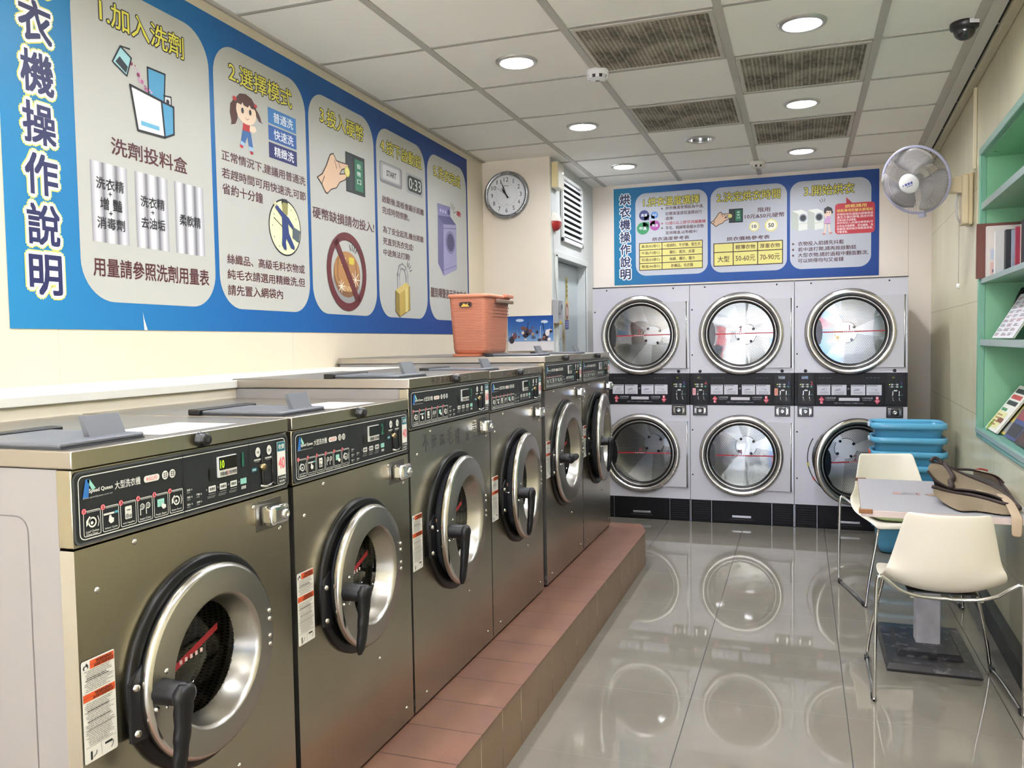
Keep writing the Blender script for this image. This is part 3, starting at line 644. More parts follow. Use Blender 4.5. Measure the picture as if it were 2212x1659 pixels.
def ill(b):
    slotbox(b, 4.143, 2.357, 4.368, 2.582, 2); hand(b, 3.838, 2.31, 0.325, 4); b.circ(4.155, 2.468, 0.030, '#b8ae4a', 6); b.circ(4.155, 2.468, 0.024, '#d8d07a', 7)
    b.cut('coin_slot_drawing'); cx, cy = 4.130, 1.900
    b.circ(cx - 0.005, 1.83, 0.155, '#8d8d8b', 2, 0.125); b.circ(cx, 1.885, 0.150, '#7c5636', 3, 0.130, 40); b.circ(cx, 1.900, 0.142, '#a87a4a', 4, 0.115, 40)
    b.line([(4.03, 1.97), (4.02, 1.87), (4.05, 1.82)], 0.014, '#8c6238', 5); b.line([(4.23, 1.96), (4.24, 1.87)], 0.014, '#8c6238', 5); b.text('1', 4.11, 1.865, 4.165, 1.955, '#8c6238', 5, 0.06); b.text('PFENNIG', 4.04, 1.79, 4.21, 1.82, '#d8b98a', 5, 0.02); b.rr(4.15, 1.945, 4.21, 1.985, 0.01, '#c9b53e', 5)
    for (x, y, r_) in ((4.09, 1.955, .03), (4.22, 1.86, .05), (4.06, 1.815, .035)):
        for a in range(4): b.line([(x - r_ * cos(a * pi / 4), y - r_ * sin(a * pi / 4)), (x + r_ * cos(a * pi / 4), y + r_ * sin(a * pi / 4))], 0.004, '#f4efe2', 6)
    for a in (1.9, 1.55, 1.2, 0.85): b.line([(4.19 + .05 * cos(a), 1.975 + .05 * sin(a)), (4.19 + .085 * cos(a), 1.975 + .085 * sin(a))], 0.005, K, 6)
    b.ring(cx, cy, 0.222, 0.044, '#5c1f24', 7, 56); b.line([(4.015, 2.055), (4.245, 1.745)], 0.045, '#5c1f24', 7)
parts(p, head('3.投入硬幣', 3.881, 2.676, 4.361, 2.768), rows([('硬幣缺損請勿投入!', 3.784, 2.160, 4.468, 2.220)], MAR, 0.02), ill)
# 4
p = panel(3)
def ill(b):
    b.rr(4.560, 2.486, 4.872, 2.618, 0.02, '#7e7e80', 2); b.rr(4.57, 2.505, 4.85, 2.612, 0.02, '#a5a5a6', 3); b.rr(4.600, 2.515, 4.830, 2.600, 0.015, '#c4c4c2', 4); b.text('START', 4.650, 2.538, 4.785, 2.572, '#26262a', 5, 0.03)
    b.cut('start_button_drawing'); b.rr(4.928, 2.484, 5.202, 2.618, 0.03, '#9b9c9c', 2); b.rr(4.955, 2.500, 5.180, 2.602, 0.03, '#1b2420', 3); b.text('0:33', 4.975, 2.515, 5.165, 2.588, '#cdd6c8', 4, -0.005)
    b.cut('display_drawing'); G, GD = '#b3994a', '#8a7434'
    b.line([(4.788, 1.83), (4.788, 1.93), (4.81, 1.98), (4.85, 1.992), (4.89, 1.975), (4.912, 1.93), (4.915, 1.88)], 0.036, '#6c6c6a', 2); b.line([(4.788, 1.83), (4.788, 1.93), (4.81, 1.98), (4.85, 1.992), (4.89, 1.975), (4.912, 1.93), (4.915, 1.88)], 0.022, '#b5b5b2', 3)
    b.fill([(4.740, 1.830), (4.795, 1.808), (4.795, 1.662), (4.735, 1.696)][::-1], GD, 4); b.fill([(4.795, 1.808), (4.950, 1.868), (4.950, 1.712), (4.795, 1.662)][::-1], G, 4); b.fill([(4.740, 1.830), (4.90, 1.89), (4.950, 1.868), (4.795, 1.808)][::-1], '#cbb468', 4); b.fill([(4.88, 1.842), (4.92, 1.857), (4.92, 1.70), (4.88, 1.688)][::-1], '#d4c27c', 5)
    b.line([(4.740, 1.830), (4.735, 1.696), (4.795, 1.662), (4.950, 1.712), (4.950, 1.868)], 0.004, '#54471f', 5)
    for a in (1.5, 1.1, 0.7, 0.3): b.line([(4.92 + .04 * cos(a), 1.955 + .04 * sin(a)), (4.92 + .075 * cos(a), 1.955 + .075 * sin(a))], 0.005, K, 4)
parts(p, head('4.按下啟動鈕', 4.578, 2.674, 5.180, 2.760), rows([('啟動後,面板會顯示距離', 4.584, 2.364, 5.206, 2.408), ('完成時間倒數。', 4.583, 2.296, 4.972, 2.341), ('為了安全起見,機台將鎖', 4.587, 2.177, 5.191, 2.221), ('死直到洗衣完成!', 4.586, 2.105, 5.022, 2.150), ('中途無法打開!', 4.585, 2.038, 4.968, 2.080)]), ill)
# 5
p = panel(4)
def ill(b):
    A, B_, C_ = '#77739a', '#615e86', '#8f8cae'
    b.fill([(5.445, 2.492), (5.683, 2.499), (5.690, 2.425), (5.448, 2.406)][::-1], A, 2); b.fill([(5.448, 2.406), (5.690, 2.425), (5.798, 2.380), (5.550, 2.355)][::-1], '#4f4d78', 2)
    b.fill([(5.448, 2.406), (5.550, 2.355), (5.540, 1.977), (5.437, 2.062)][::-1], B_, 2); b.fill([(5.550, 2.355), (5.798, 2.380), (5.795, 2.044), (5.540, 1.977)][::-1], C_, 2)
    b.line([(5.545, 2.325), (5.798, 2.352)], 0.005, '#55537a', 3); b.line([(5.543, 2.02), (5.795, 2.075)], 0.004, '#55537a', 3); b.circ(5.675, 2.235, 0.095, '#716f96', 3, 0.085); b.circ(5.678, 2.235, 0.07, '#3f3d63', 4, 0.065)
    for q in range(3): b.circ(5.50 + .045 * q, 2.448, 0.012, '#b5b3cc', 3)
    b.circ(5.652, 2.455, 0.02, '#3f3d63', 3)
    for a in (1.7, 1.25, 0.8, 0.35): b.line([(5.71 + .04 * cos(a), 2.45 + .04 * sin(a)), (5.71 + .085 * cos(a), 2.45 + .085 * sin(a))], 0.005, K, 3)
    b.cut('washer_drawing'); b.text('嗶!', 5.812, 2.448, 5.900, 2.490, '#a3242c', 3, 0.02)
parts(p, head('5.洗衣完成', 5.388, 2.672, 5.894, 2.758), rows([('聽到嗶聲表示洗衣完成', 5.300, 1.813, 5.975, 1.885)], MAR, 0.02), ill)
b = PR(PO); b.fill([(2.548, 1.555), (2.565, 1.555), (2.548, 1.60), (2.543, 1.625)], '#e3ddd2', 1); b.build('torn_edge', PT)

# ================================================================== DRYING POSTER ON THE BACK WALL
BT, PO = poster('dry_instruction_poster', 'wide blue three-step drying poster on the back wall above the dryers', frame((0, YB - 0.004, 0), (1, 0, 0), (0, 0, 1)), -1.697, 2.020, 0.641, 2.938, m_fade('dryer_poster_fade', ((0, '#2b7a9f'), (0.13, '#2f6c9f'), (0.3, '#32599a'), (1, '#2a488b')), 0, 0, 2.338))
b = PR(PO)
for k, ch in enumerate('烘衣機操作說明'):
    zc = 2.832 - 0.1185 * k; b.text(ch, -1.636, zc - 0.048, -1.540, zc + 0.048, NAVY, 1, 0.03, (('#e9eef0', 0.11),))
b.build('title_lettering', BT)
def bp(x0, x1, z0, z1):
    b = PR(PO); b.rr(x0, z0, x1, z1, 0.1, '#b9bcc4', 1, 10); return b.build('panel', BT)
p = bp(-1.488, -0.816, 2.100, 2.878)
def ill(b):
    for (u, v, r_, c0, t) in ((-1.405, 2.671, .048, '#232c6c', '高溫'), (-1.307, 2.667, .034, '#4d86c8', '低溫'), (-1.417, 2.548, .058, '#2a8a55', '中溫'), (-1.303, 2.569, .047, '#a23f95', '微溫')):
        b.circ(u, v, r_, c0, 2); su = 1 if u < -1.36 else -1; sv = -1 if v > 2.61 else 1
        pts = [(u, v + sv * r_), (u + su * r_, v + sv * r_), (u + su * r_, v), (u, v)]
        b.fill(pts if su * sv < 0 else pts[::-1], c0, 2); b.text(t, u - r_ * .6, v - r_ * .25, u + r_ * .6, v + r_ * .3, '#e8ecf2', 3, 0.02); b.cut('temperature_leaf')
    T0, T1, V0, V1, VM = -1.452, -0.864, 2.153, 2.407, -1.238
    b.rect(T0, V0, T1, V1, '#dcd27c', 2)
    hs = [V1 - (V1 - V0) * k / 4 for k in range(5)]
    for h in hs: b.line([(T0, h), (T1, h)], 0.007, '#3a2520', 3)
    for x in (T0, VM, T1): b.line([(x, V0), (x, V1)], 0.007, '#3a2520', 3)
    for k, (a, q) in enumerate((('高溫(82度C)', '一般綿料、牛仔褲、衛生衣'), ('中溫(73度C)', '襯衫、風衣、床罩'), ('低溫(62度C)', '絲綢、襯衫、圍巾'), ('微溫(46度C)', '針織品、毛衣類'))):
        vm = (hs[k] + hs[k + 1]) / 2; b.text(a, -1.432, vm - .016, -1.258, vm + .016, MAR, 3, 0.012); h = min(.17, .0145 * len(q) * 1.0); b.text(q, -1.051 - h, vm - .016, -1.051 + h, vm + .016, MAR, 3, 0.012)
def body(b):
    rows([('烘衣機通常預設為中溫,', -1.203, 2.708, -0.853, 2.740), ('如需高溫或低溫請自行', -1.203, 2.656, -0.868, 2.688), ('選擇!', -1.203, 2.612, -1.130, 2.642), ('羊毛、純綿等易縮水衣物', -1.203, 2.522, -0.853, 2.556), ('宜用微溫,以免縮水!', -1.203, 2.478, -0.912, 2.508), ('烘衣溫度參考表', -1.329, 2.424, -0.984, 2.458)])(b)
    b.text('55度C以上即可消滅塵蟎', -1.203, 2.568, -0.834, 2.598, '#a3303a', 2, 0.018)
    for v, c0 in ((2.722, MAR), (2.583, '#a3303a'), (2.54, MAR)): b.star(-1.236, v, 0.013, c0); b.cut('bullet_star')
parts(p, head('1.烘衣溫度選擇', -1.411, 2.750, -0.890, 2.832), body, ill)
p = bp(-0.788, -0.118, 2.100, 2.878)
def ill(b):
    slotbox(b, -0.624, 2.549, -0.500, 2.676, 2); hand(b, -0.790, 2.525, 0.18, 4); b.circ(-0.612, 2.612, 0.017, '#cfc470', 6); b.cut('coin_slot_drawing')
    for (u, v, r_, t) in ((-0.401, 2.505, .045, '10'), (-0.254, 2.507, .056, '50')): b.circ(u, v, r_, '#ddd282', 2); b.circ(u, v, r_ * .8, '#ece9d2', 3); b.text(t, u - r_ * .42, v - r_ * .32, u + r_ * .42, v + r_ * .32, '#3b3226', 4, 0.03); b.cut('coin_drawing')
    T0, T1, V0, V1 = -0.760, -0.156, 2.160, 2.366; b.rect(T0, V0, T1, V1, '#dcd27c', 2)
    for h in (V0, 2.285, V1): b.line([(T0, h), (T1, h)], 0.008, '#3a2520', 3)
    for x in (T0, -0.587, -0.371, T1): b.line([(x, V0), (x, V1)], 0.008, '#3a2520', 3)
    for t, u0, u1, v in (('輕薄衣物', -.565, -.393, 2.325), ('厚重衣物', -.35, -.178, 2.325)): b.text(t, u0, v - .02, u1, v + .02, MAR, 3, 0.012)
    b.text('大型', -.725, 2.195, -.622, 2.25, MAR, 3, .012); b.text('50-60元', -.565, 2.195, -.393, 2.25, MAR, 3, .005); b.text('70-90元', -.350, 2.195, -.178, 2.25, MAR, 3, .005)
parts(p, head('2.決定烘衣時間', -0.732, 2.744, -0.175, 2.830), rows([('限用', -.368, 2.630, -.263, 2.670), ('10元&50元硬幣', -.483, 2.577, -.140, 2.618), ('烘衣價格參考表', -.643, 2.386, -.267, 2.422)]), ill)
p = bp(-0.092, 0.578, 2.100, 2.878)
def ill(b):
    for u in (-0.075, 0.06):
        b.fill([(u, 2.62), (u + .055, 2.59), (u + .055, 2.44), (u, 2.465)][::-1], '#b9c0b4', 2); b.fill([(u + .055, 2.59), (u + .13, 2.60), (u + .13, 2.45), (u + .055, 2.44)][::-1], '#dcdfd6', 2); b.fill([(u, 2.62), (u + .08, 2.628), (u + .13, 2.60), (u + .055, 2.59)][::-1], '#e8eae2', 2); b.line([(u + .055, 2.50), (u + .13, 2.51)], .003, '#9aa095', 3); b.circ(u + .093, 2.553, .033, '#8b93a0', 3, .036); b.circ(u + .093, 2.553, .024, '#22262e', 4, .026)
    b.cut('dryer_drawing'); S = '#e8cdb8'; b.circ(.228, 2.59, .033, S, 3, .035); b.fill([(.192, 2.59), (.195, 2.625), (.225, 2.642), (.258, 2.625), (.268, 2.585), (.255, 2.57), (.252, 2.60), (.215, 2.605), (.205, 2.575)][::-1], '#241c1c', 4); b.circ(.218, 2.588, .004, K, 5); b.circ(.238, 2.588, .004, K, 5); b.fill([(.212, 2.555), (.19, 2.49), (.248, 2.488), (.246, 2.555)], '#c79ac4', 3); b.line([(.21, 2.545), (.197, 2.575)], .012, S, 4); b.line([(.208, 2.49), (.20, 2.41)], .013, S, 3); b.line([(.232, 2.49), (.242, 2.415)], .013, S, 3); b.circ(.193, 2.402, .014, '#c9877f', 3, .008); b.circ(.25, 2.407, .014, '#c9877f', 3, .008)
    for a in (2.2, 1.8, 1.4): b.line([(.19 + .03 * cos(a), 2.655 + .03 * sin(a)), (.19 + .06 * cos(a), 2.655 + .06 * sin(a))], .004, K, 3)
    b.cut('girl_drawing'); b.rr(.284, 2.392, .607, 2.660, .03, '#bb3440', 2); b.fill([(.375, 2.655), (.375, 2.712), (.43, 2.655)][::-1], '#bb3440', 2)
    b.text('烘乾請用', .365, 2.618, .540, 2.648, '#e6cf6e', 3, .02); b.text('烘乾專用防皺去靜電紙', .300, 2.583, .592, 2.610, '#e6cf6e', 3, .015)
    for k, (t, u1) in enumerate((('衣物在烘衣過程內部摩擦易', .592), ('產生大量的靜電,造成衣物', .592), ('互相沾黏,形成靜電。', .46), ('烘衣時加入(防皺去靜電紙)可', .592), ('以完全去除靜電、柔化纖維、為', .592), ('除皺摺,使烘後衣物鬆軟柔軟,', .592), ('平整清香。', .39))): b.text(t, .300, 2.553 - .0255 * k, u1, 2.575 - .0255 * k, '#f0e2e2', 3, .01)
def body(b):
    rows([('衣物投入前請先抖鬆', -.024, 2.306, .357, 2.345), ('若中途打開,請再按啟動鈕', -.024, 2.255, .458, 2.293), ('大型衣物,請於過程中翻面數次,', -.024, 2.204, .556, 2.243), ('可以烘得均勻又省錢', -.024, 2.156, .355, 2.193)])(b)
    for v in (2.326, 2.275, 2.223): b.star(-.066, v, .015, MAR); b.cut('bullet_star')
parts(p, head('3.開始烘衣', 0.027, 2.744, 0.440, 2.834), body, ill)
# ================================================================== STEP AND WASHERS
b = MB()
PX = -0.964; rv = m_riser(); pt = m_plinth()
b.prism([(-1.9, 0.55), (PX, 0.55), (PX, 5.36), (-1.03, 5.56), (-1.9, 5.56)], 0.222, 0.226, pt); b.prism([(-1.9, 0.55), (PX - 0.004, 0.55), (PX - 0.004, 5.36), (-1.034, 5.555), (-1.9, 5.555)], 0.0, 0.222, rv)
o = b.build('tiled_step'); tag(o, 'low terracotta tiled step that the row of washers stands on', 'step')
FR = frame((0, 0, 0), (0, 1, 0), (0, 0, 1))
INK = '#151a1c'; WHT = '#dcdcd4'; MINT = '#8fcabb'; PINK = '#e0737c'; TEAL = '#1d6f7e'
def control_print(b, w, n, kg, price, circles, W0=0.652):
    """panel lettering; u 0..W0 scaled to the washer's width, v 0..0.13 above the seam"""
    k = w / W0; U = lambda u: (u - W0 / 2) * k
    T = lambda t, u0, v0, u1, v1, c, ww=3, bo=0.015: b.text(t, U(u0), v0, U(u1), v1, c, ww, bo)
    R = lambda u0, v0, u1, v1, c, ww=2: b.rect(U(u0), v0, U(u1), v1, c, ww)
    b.frame(U(.010), .007, U(.642), .121, .012, .0018, WHT, 2)
    for s_ in (.2775, .4975): b.line([(U(s_), 0), (U(s_), .128)], .0016, '#050607', 3)
    # emblem and name
    b.fill([(U(.019), .081), (U(.027), .114), (U(.036), .114), (U(.032), .081)], '#2b6cb0', 3); b.fill([(U(.030), .112), (U(.0355), .114), (U(.049), .096), (U(.041), .093)][::-1], MINT, 3)
    T('Speed Queen', .033, .087, .088, .096, WHT, 4, .03); T('www.speedqueen.com.tw', .019, .0785, .088, .0825, '#a9aaa6')
    T('大型洗衣機', .094, .085, .158, .100, WHT); b.rr(U(.167), .085, U(.209), .098, .006, WHT, 3); T(kg, .173, .0875, .203, .0955, PINK, 4)
    for q in range(circles):
        c = U(.225 + .0205 * q); b.circ(c, .092, .0088, WHT, 3, seg=20)
        for h in (-.004, 0, .004): b.line([(c - .005, .092 + h), (c + .005, .092 + h)], .001, INK, 4)
        b.line([(c - .0035, .087), (c - .0035, .097)], .001, INK, 4); b.line([(c + .0035, .087), (c + .0035, .097)], .001, INK, 4)
    heads = ('Load Clothes', 'Select Cycle', 'Add Supplies', 'Insert Coins', 'Push Start', 'Open Door')
    for q in range(6):
        u0 = .0185 + .0432 * q; b.frame(U(u0), .012, U(u0 + .0395), .058, .004, .0012, WHT, 3, 3)
        b.circ(U(u0 + .0015), .058, .0052, PINK, 4, seg=16); b.text(str(q + 1), U(u0 + .0015) - .0016, .0553, U(u0 + .0015) + .0016, .0607, '#5c1f24', 5, .04)
        b.line([(U(u0 + .009), .055), (U(u0 + .036), .055)], .0022, '#8d8f8b', 3); T(heads[q], u0 + .005, .0155 if q else .0185, u0 + .0345, .0195 if q else .0222, WHT, 3, .01)
        if q == 0: T('/Close Door', u0 + .005, .0135, u0 + .032, .0172, WHT, 3, .01)
        c = U(u0 + .0197); v = .036
        if q in (0, 5):
            b.ring(c, v, .0095, .003, WHT, 4, 20); b.fill([(c - .014, v + .004), (c - .006, v + .012), (c - .003, v + .008), (c - .009, v - .002), (c - .014, v - .006)], WHT, 4); b.circ(c - .001, v - .001, .003, WHT, 4, seg=10); b.line([(c + .0125, v - .009), (c + .0150, v), (c + .0125, v + .009)], .0016, WHT, 4)
        elif q == 1:
            b.rect(c - .017, v + .006, c + .008, v + .0095, WHT, 4); b.rect(c + .009, v + .006, c + .017, v + .0105, '#4f9fb0', 4); b.fill([(c - .004, v + .004), (c - .006, v - .006), (c - .001, v - .011), (c + .006, v - .009), (c + .007, v - .002), (c + .002, v), (c, v + .005)][::-1], WHT, 4)
        elif q == 2:
            b.rr(c - .009, v - .011, c + .008, v + .013, .002, WHT, 4, 3); b.circ(c - .004, v - .005, .0045, '#8c8f8b', 5, seg=12); b.circ(c + .004, v - .006, .0035, '#8c8f8b', 5, seg=12); b.rect(c - .005, v + .005, c + .004, v + .0065, INK, 5)
        elif q == 3:
            for d in (-.008, .007): b.ring(c + d, v + .005, .006, .0018, WHT, 4, 16); b.rect(c + d - .006, v - .011, c + d - .0038, v + .005, WHT, 4); b.circ(c + d + .0004, v + .005, .0032, '#8c8f8b', 4, seg=10)
        else:
            b.rr(c - .011, v - .004, c + .008, v + .011, .0015, MINT, 4, 3); b.fill([(c, v + .003), (c - .001, v - .004), (c + .004, v - .010), (c + .012, v - .008), (c + .012, v - .002), (c + .005, v)][::-1], WHT, 5)
    # middle part
    b.rect(U(.358), .058, U(.379), .084, '#0a0d0e', 3)
    T('%d' % n, .466, .074, .4815, .105, '#1f6a52', 3, .03)
    for q, t in enumerate(('普通洗', '快速洗', '輕柔洗')):
        u0 = .3535 + .0365 * q; b.circ(U(u0 - .006), .041, .0024, '#77797a', 3, seg=10); b.rr(U(u0), .034, U(u0 + .0235), .047, .001, WHT, 3, 2); T(t, u0 + .003, .0375, u0 + .0205, .0438, '#22262a', 4); b.line([(U(u0), .0300), (U(u0 + .022), .0300)], .0014, '#8d8f8b', 3); b.line([(U(u0 - .004), .0255), (U(u0 + .022), .0255)], .0014, '#7d7f7c', 3); b.line([(U(u0 - .004), .0225), (U(u0 + .019), .0225)], .0014, '#7d7f7c', 3)
    b.circ(U(.457), .041, .0024, '#77797a', 3, seg=10); b.rr(U(.4625), .034, U(.4845), .047, .001, MINT, 3, 2); T('啟動鍵', .465, .0225, .482, .0298, WHT, 3)
    for q, (u0, v0) in enumerate(((.286, .044), (.286, .029), (.286, .014), (.315, .030), (.315, .014))):
        T(('洗清', '清洗', '脫水', '門鎖', '加衣劑')[q], u0, v0 + .004, u0 + .010, v0 + .0085, WHT, 3); b.circ(U(u0 + .0145), v0 + .006, .0022, '#8d8f8b', 3, seg=10); b.line([(U(u0), v0 + .001), (U(u0 + .009), v0 + .001)], .0016, '#8d8f8b', 3)
    # pay part
    b.circ(U(.5305), .0985, .0095, WHT, 3, .0115, 24); b.circ(U(.5745), .0985, .0095, WHT, 3, .0115, 24); T('10', .5265, .0955, .5345, .1015, '#44484a', 4); T('50', .5705, .0955, .5785, .1015, '#44484a', 4)
    for u0 in (.516, .559): b.line([(U(u0), .081), (U(u0 + .024), .081)], .004, '#b9bab4', 3); b.line([(U(u0 + .002), .0765), (U(u0 + .02), .0765)], .0012, '#8d8f8b', 3)
    b.fill([(U(.505), .064), (U(.522), .064), (U(.527), .0595), (U(.522), .055), (U(.505), .055)][::-1], TEAL, 3); T('退幣鈕', .507, .0575, .5205, .0617, WHT, 4)
    R(.606, .011, .640, .113, WHT, 3); R(.607, .090, .639, .112, TEAL, 4); R(.608, .032, .638, .089, '#e8e6e0', 4); R(.607, .012, .639, .0305, INK, 4); T('收費', .611, .095, .635, .107, WHT, 5); T(str(price), .610, .048, .636, .075, PINK, 5, .03); T('不找零錢', .609, .0225, .637, .028, WHT, 5); T('請自備', .611, .0145, .633, .020, WHT, 5)
def warning_print(b, u0, v0, u1, v1):
    w, h = u1 - u0, v1 - v0; X = lambda f: u0 + w * f; Y = lambda f: v0 + h * f; OR = '#d4562a'
    b.rr(u0, v0, u1, v1, .004, '#e2e0d8', 2)
    b.rect(X(.25), Y(.905), X(.98), Y(.985), OR, 3); b.text('WARNING', X(.42), Y(.95), X(.9), Y(.978), '#2a1712', 4, .03); b.text('AVERTISSEMENT', X(.36), Y(.912), X(.96), Y(.94), '#2a1712', 4, .02); b.rect(X(.25), Y(.944), X(.98), Y(.946), '#2a1712', 4)
    b.fill([(X(.04), Y(.93)), (X(.07), Y(.915)), (X(.14), Y(.91)), (X(.2), Y(.925)), (X(.2), Y(.95)), (X(.15), Y(.975)), (X(.11), Y(.95)), (X(.07), Y(.955))], '#1c1c1c', 3); b.circ(X(.12), Y(.928), .0035, '#e2e0d8', 4, seg=10)
    b.rect(X(.02), Y(.60), X(.98), Y(.675), OR, 3); b.text('WARNING', X(.36), Y(.642), X(.86), Y(.668), '#2a1712', 4, .03); b.text('AVERTISSEMENT', X(.3), Y(.606), X(.92), Y(.632), '#2a1712', 4, .02); b.rect(X(.02), Y(.637), X(.98), Y(.639), '#2a1712', 4)
    random.seed(3)
    for k in range(42):
        f = .89 - .0175 * k
        if .585 < f < .69 or f < .16: continue
        bold = k in (4, 5, 22, 28); a = random.uniform(.06, .16); e = random.uniform(.7, .95)
        while a < e:
            d = random.uniform(.04, .14); b.line([(X(a), Y(f)), (X(min(a + d, e)), Y(f))], .0017 if bold else .0011, '#3d3a36' if bold else '#76726b', 3); a += d + .022
    for f in (.50, .32, .155): b.line([(X(.04), Y(f)), (X(.96), Y(f))], .0008, '#8d8a84', 3)
    b.line([(X(.5), Y(.02)), (X(.5), Y(.15))], .0008, '#8d8a84', 3)
    b.line([(X(.2), Y(.03)), (X(.2), Y(.10))], .004, '#1c1c1c', 3); b.line([(X(.25), Y(.04)), (X(.34), Y(.06)), (X(.36), Y(.09))], .0014, '#1c1c1c', 3); b.line([(X(.62), Y(.11)), (X(.82), Y(.11))], .004, '#1c1c1c', 3); b.line([(X(.8), Y(.04)), (X(.86), Y(.07)), (X(.86), Y(.10))], .0014, '#1c1c1c', 3)
GAS = P('#080808', 0.35, spec=0.3); GREYP = P('#5d6066', 0.38)
def soft_lever(b, L, mat):
    """lever hanging along -z from the boss, made of smooth rows"""
    rows = []
    n = 14
    for i in range(n + 1):
        t = i / n; z = 0.022 - (L + 0.022) * t
        hw = (0.027 if t < .15 else 0.0235 - 0.009 * t) + (0.0022 * sin(t * 26) if t > .25 else 0); th = 0.018 - 0.007 * t; cx = 0.078 - 0.012 * t * t
        cy = -0.012 * t
        if i in (0, n): hw *= .5; th *= .5
        ring = []
        for k in range(12):
            a = 2 * pi * k / 12; ring.append((cx + th * cos(a), cy + hw * sin(a), z))
        rows.append(ring)
    b.grid(rows, mat, True, True); b.face([b.v(p) for p in rows[0]], mat); b.face([b.v(p) for p in rows[-1]], mat)
def washer(n, y0, y1, top, seam, zc, gr, theta, label, kg, price, circles, depth, lbl, marker=0, lever_rot=0.0, pzc=0.0):
    Z0 = 0.226; w = y1 - y0; yc = (y0 + y1) / 2; h = w / 2
    t = thing('washing_machine', label, 'washing machine', (FX, yc, Z0), 'stainless steel coin washers in a row')
    zs = seam - Z0; zt = top - Z0; zl = zt - 0.033; zd = zc - Z0
    CAB = P('#8d8987', 0.38)
    b = MB(); b.openbox((-depth, -h + .004, 0.004), (-0.036, h - .004, zl - .002), CAB, 3)
    M = frame((0, -h + .0035, 0), (1, 0, 0), (0, 0, 1)); pr = PR(M); q = b.bm; b.build('cabinet', t)
    pr.frame(-depth + .05, .06, -.11, zl - .09, .03, .002, P('#6d6a68', 0.5), 1); pr.build('side_seam', t)
    # stainless front below the seam, cut round for the door
    b = MB(FR); b.holeplate(-h + .001, 0.012, h - .001, zs - .002, (0, zd), gr - .03, STEEL, 0.03)
    for s_ in (-1, 1): b.box((s_ * (h - .001), .012, -.034), (s_ * (h - .0018), zs - .002, -.0003), P('#d2d0cc', 0.25, 1.0))
    b.box((-h + .001, zs - .0028, -.034), (h - .001, zs - .002, -.0003), STEEL)
    fp = b.build('front_panel', t)
    if marker == 1:
        b = PR(FR); s0 = -.27
        for k, ch in enumerate('不要洗毛毯太重'): b.text(ch, s0 + .07 * k + (.03 if k > 4 else 0), zs - .085 + .008 * sin(k), s0 + .07 * k + .045 + (.03 if k > 4 else 0), zs - .03 + .01 * cos(k * 2), '#4a4846', 1, -.005)
        b.build('marker_writing', fp)
    b = MB(FR); b.box((-h + .001, zs + .001, -.036), (h - .001, zl - .002, 0), STEEL, .0025); fa = b.build('upper_fascia', t)
    # lid plate
    b = MB(); b.box((-depth - .01, -h, zl), (0.004, h, zt), STEELTOP, .003); b.box((0.0036, -h + .001, zl + .0005), (0.0046, h - .001, zt - .002), STEEL); tp = b.build('top_plate', t)
    if marker:
        b = PR(frame((0.005, 0, 0), (0, 1, 0), (0, 0, 1))); zz = zl + .016
        for k, ch in enumerate('不要洗毛毯'): b.text(ch, -.20 + .042 * k, zz - .011, -.168 + .042 * k, zz + .012, '#59423f', 1, 0)
        for k, ch in enumerate('太重'): b.text(ch, .085 + .05 * k, zz - .010, .115 + .05 * k, zz + .010, '#6d6a68', 1, -.01)
        b.build('marker_writing', tp)
    # paper notice on the lid
    if n in (1, 2):
        b = PR(frame((0, 0, zt), (0, 1, 0), (-1, 0, 0))); b.rect(-.07, .03, .17, .20, '#e6e4e0', 1)
        for k in range(3): b.line([(-.04, .16 - .04 * k), (.13, .16 - .04 * k)], .004, '#a7a7ad', 2)
        b.build('paper_notice', t)
    # soap dispenser flap
    b = MB(); b.box((-.285, -h + .01, zt + .002), (-.035, -h + .215, zt + .012), GREYP, .004); b.box((-.287, -h + .012, zt - .001), (-.033, -h + .213, zt + .003), P('#3a3d43', .4)); fl = b.build('dispenser_flap', t)
    b = MB(); b.prism([(-.062, zt + .010), (-.080, zt + .052), (-.090, zt + .052), (-.076, zt + .010)], -h + .105, -h + .195, GREYP, 1); b.build('grip', fl)
    b = MB(); b.box((-.322, -h - .0, zt), (-.284, -h + .245, zt + .016), P('#131314', .4), .003); b.build('hinge_strip', fl)
    # lid lock
    b = MB(); b.lathe([(0, .022), (.012, .022), (.0145, .017), (.0145, .003), (.0165, .002), (.0165, 0)], P('#0f0f10', .3), (.0046, .004, zl + .0165), (1, 0, 0), 24); b.lathe([(0, .0225), (.005, .0225)], P('#3a3a3c', .3), (.0046, .004, zl + .0165), (1, 0, 0), 12); b.build('lid_lock', t)
    # control panel
    PF = frame((0.002, 0, zs + .0065), (0, 1, 0), (0, 0, 1)); W_ = w - .004; H_ = zl - zs - .014
    sc = H_ / .128
    b = PR(PF); pts = []
    b.rr(-W_ / 2, 0, W_ / 2, H_, .014, '#1b1f22', 0); b.frame(-W_ / 2 - .0015, -.0015, W_ / 2 + .0015, H_ + .0015, .015, .0045, '#45474a', 1); cp = b.build('control_panel', t)
    b = PR(PF @ Matrix.Diagonal((1, sc, 1, 1))); control_print(b, w - .004, n, kg, price, circles); b.build('panel_lettering', cp)
    k = w / .652; U = lambda u: (u - .326) * k
    b = MB(PF); b.box((U(.3845), .061 * sc, -.002), (U(.4475), .106 * sc, .005), P('#d6d6cf', .4), .001); ds = b.build('display', cp)
    b = PR(PF @ Matrix.Translation((0, 0, .0052))); b.rect(U(.386), .077 * sc, U(.446), .1045 * sc, P('#10120d', .15), 1)
    if n <= 1: b.text('10', U(.389), .081 * sc, U(.402), .0985 * sc, P('#8fd21e', .5, emit=1.2), 2, .0)
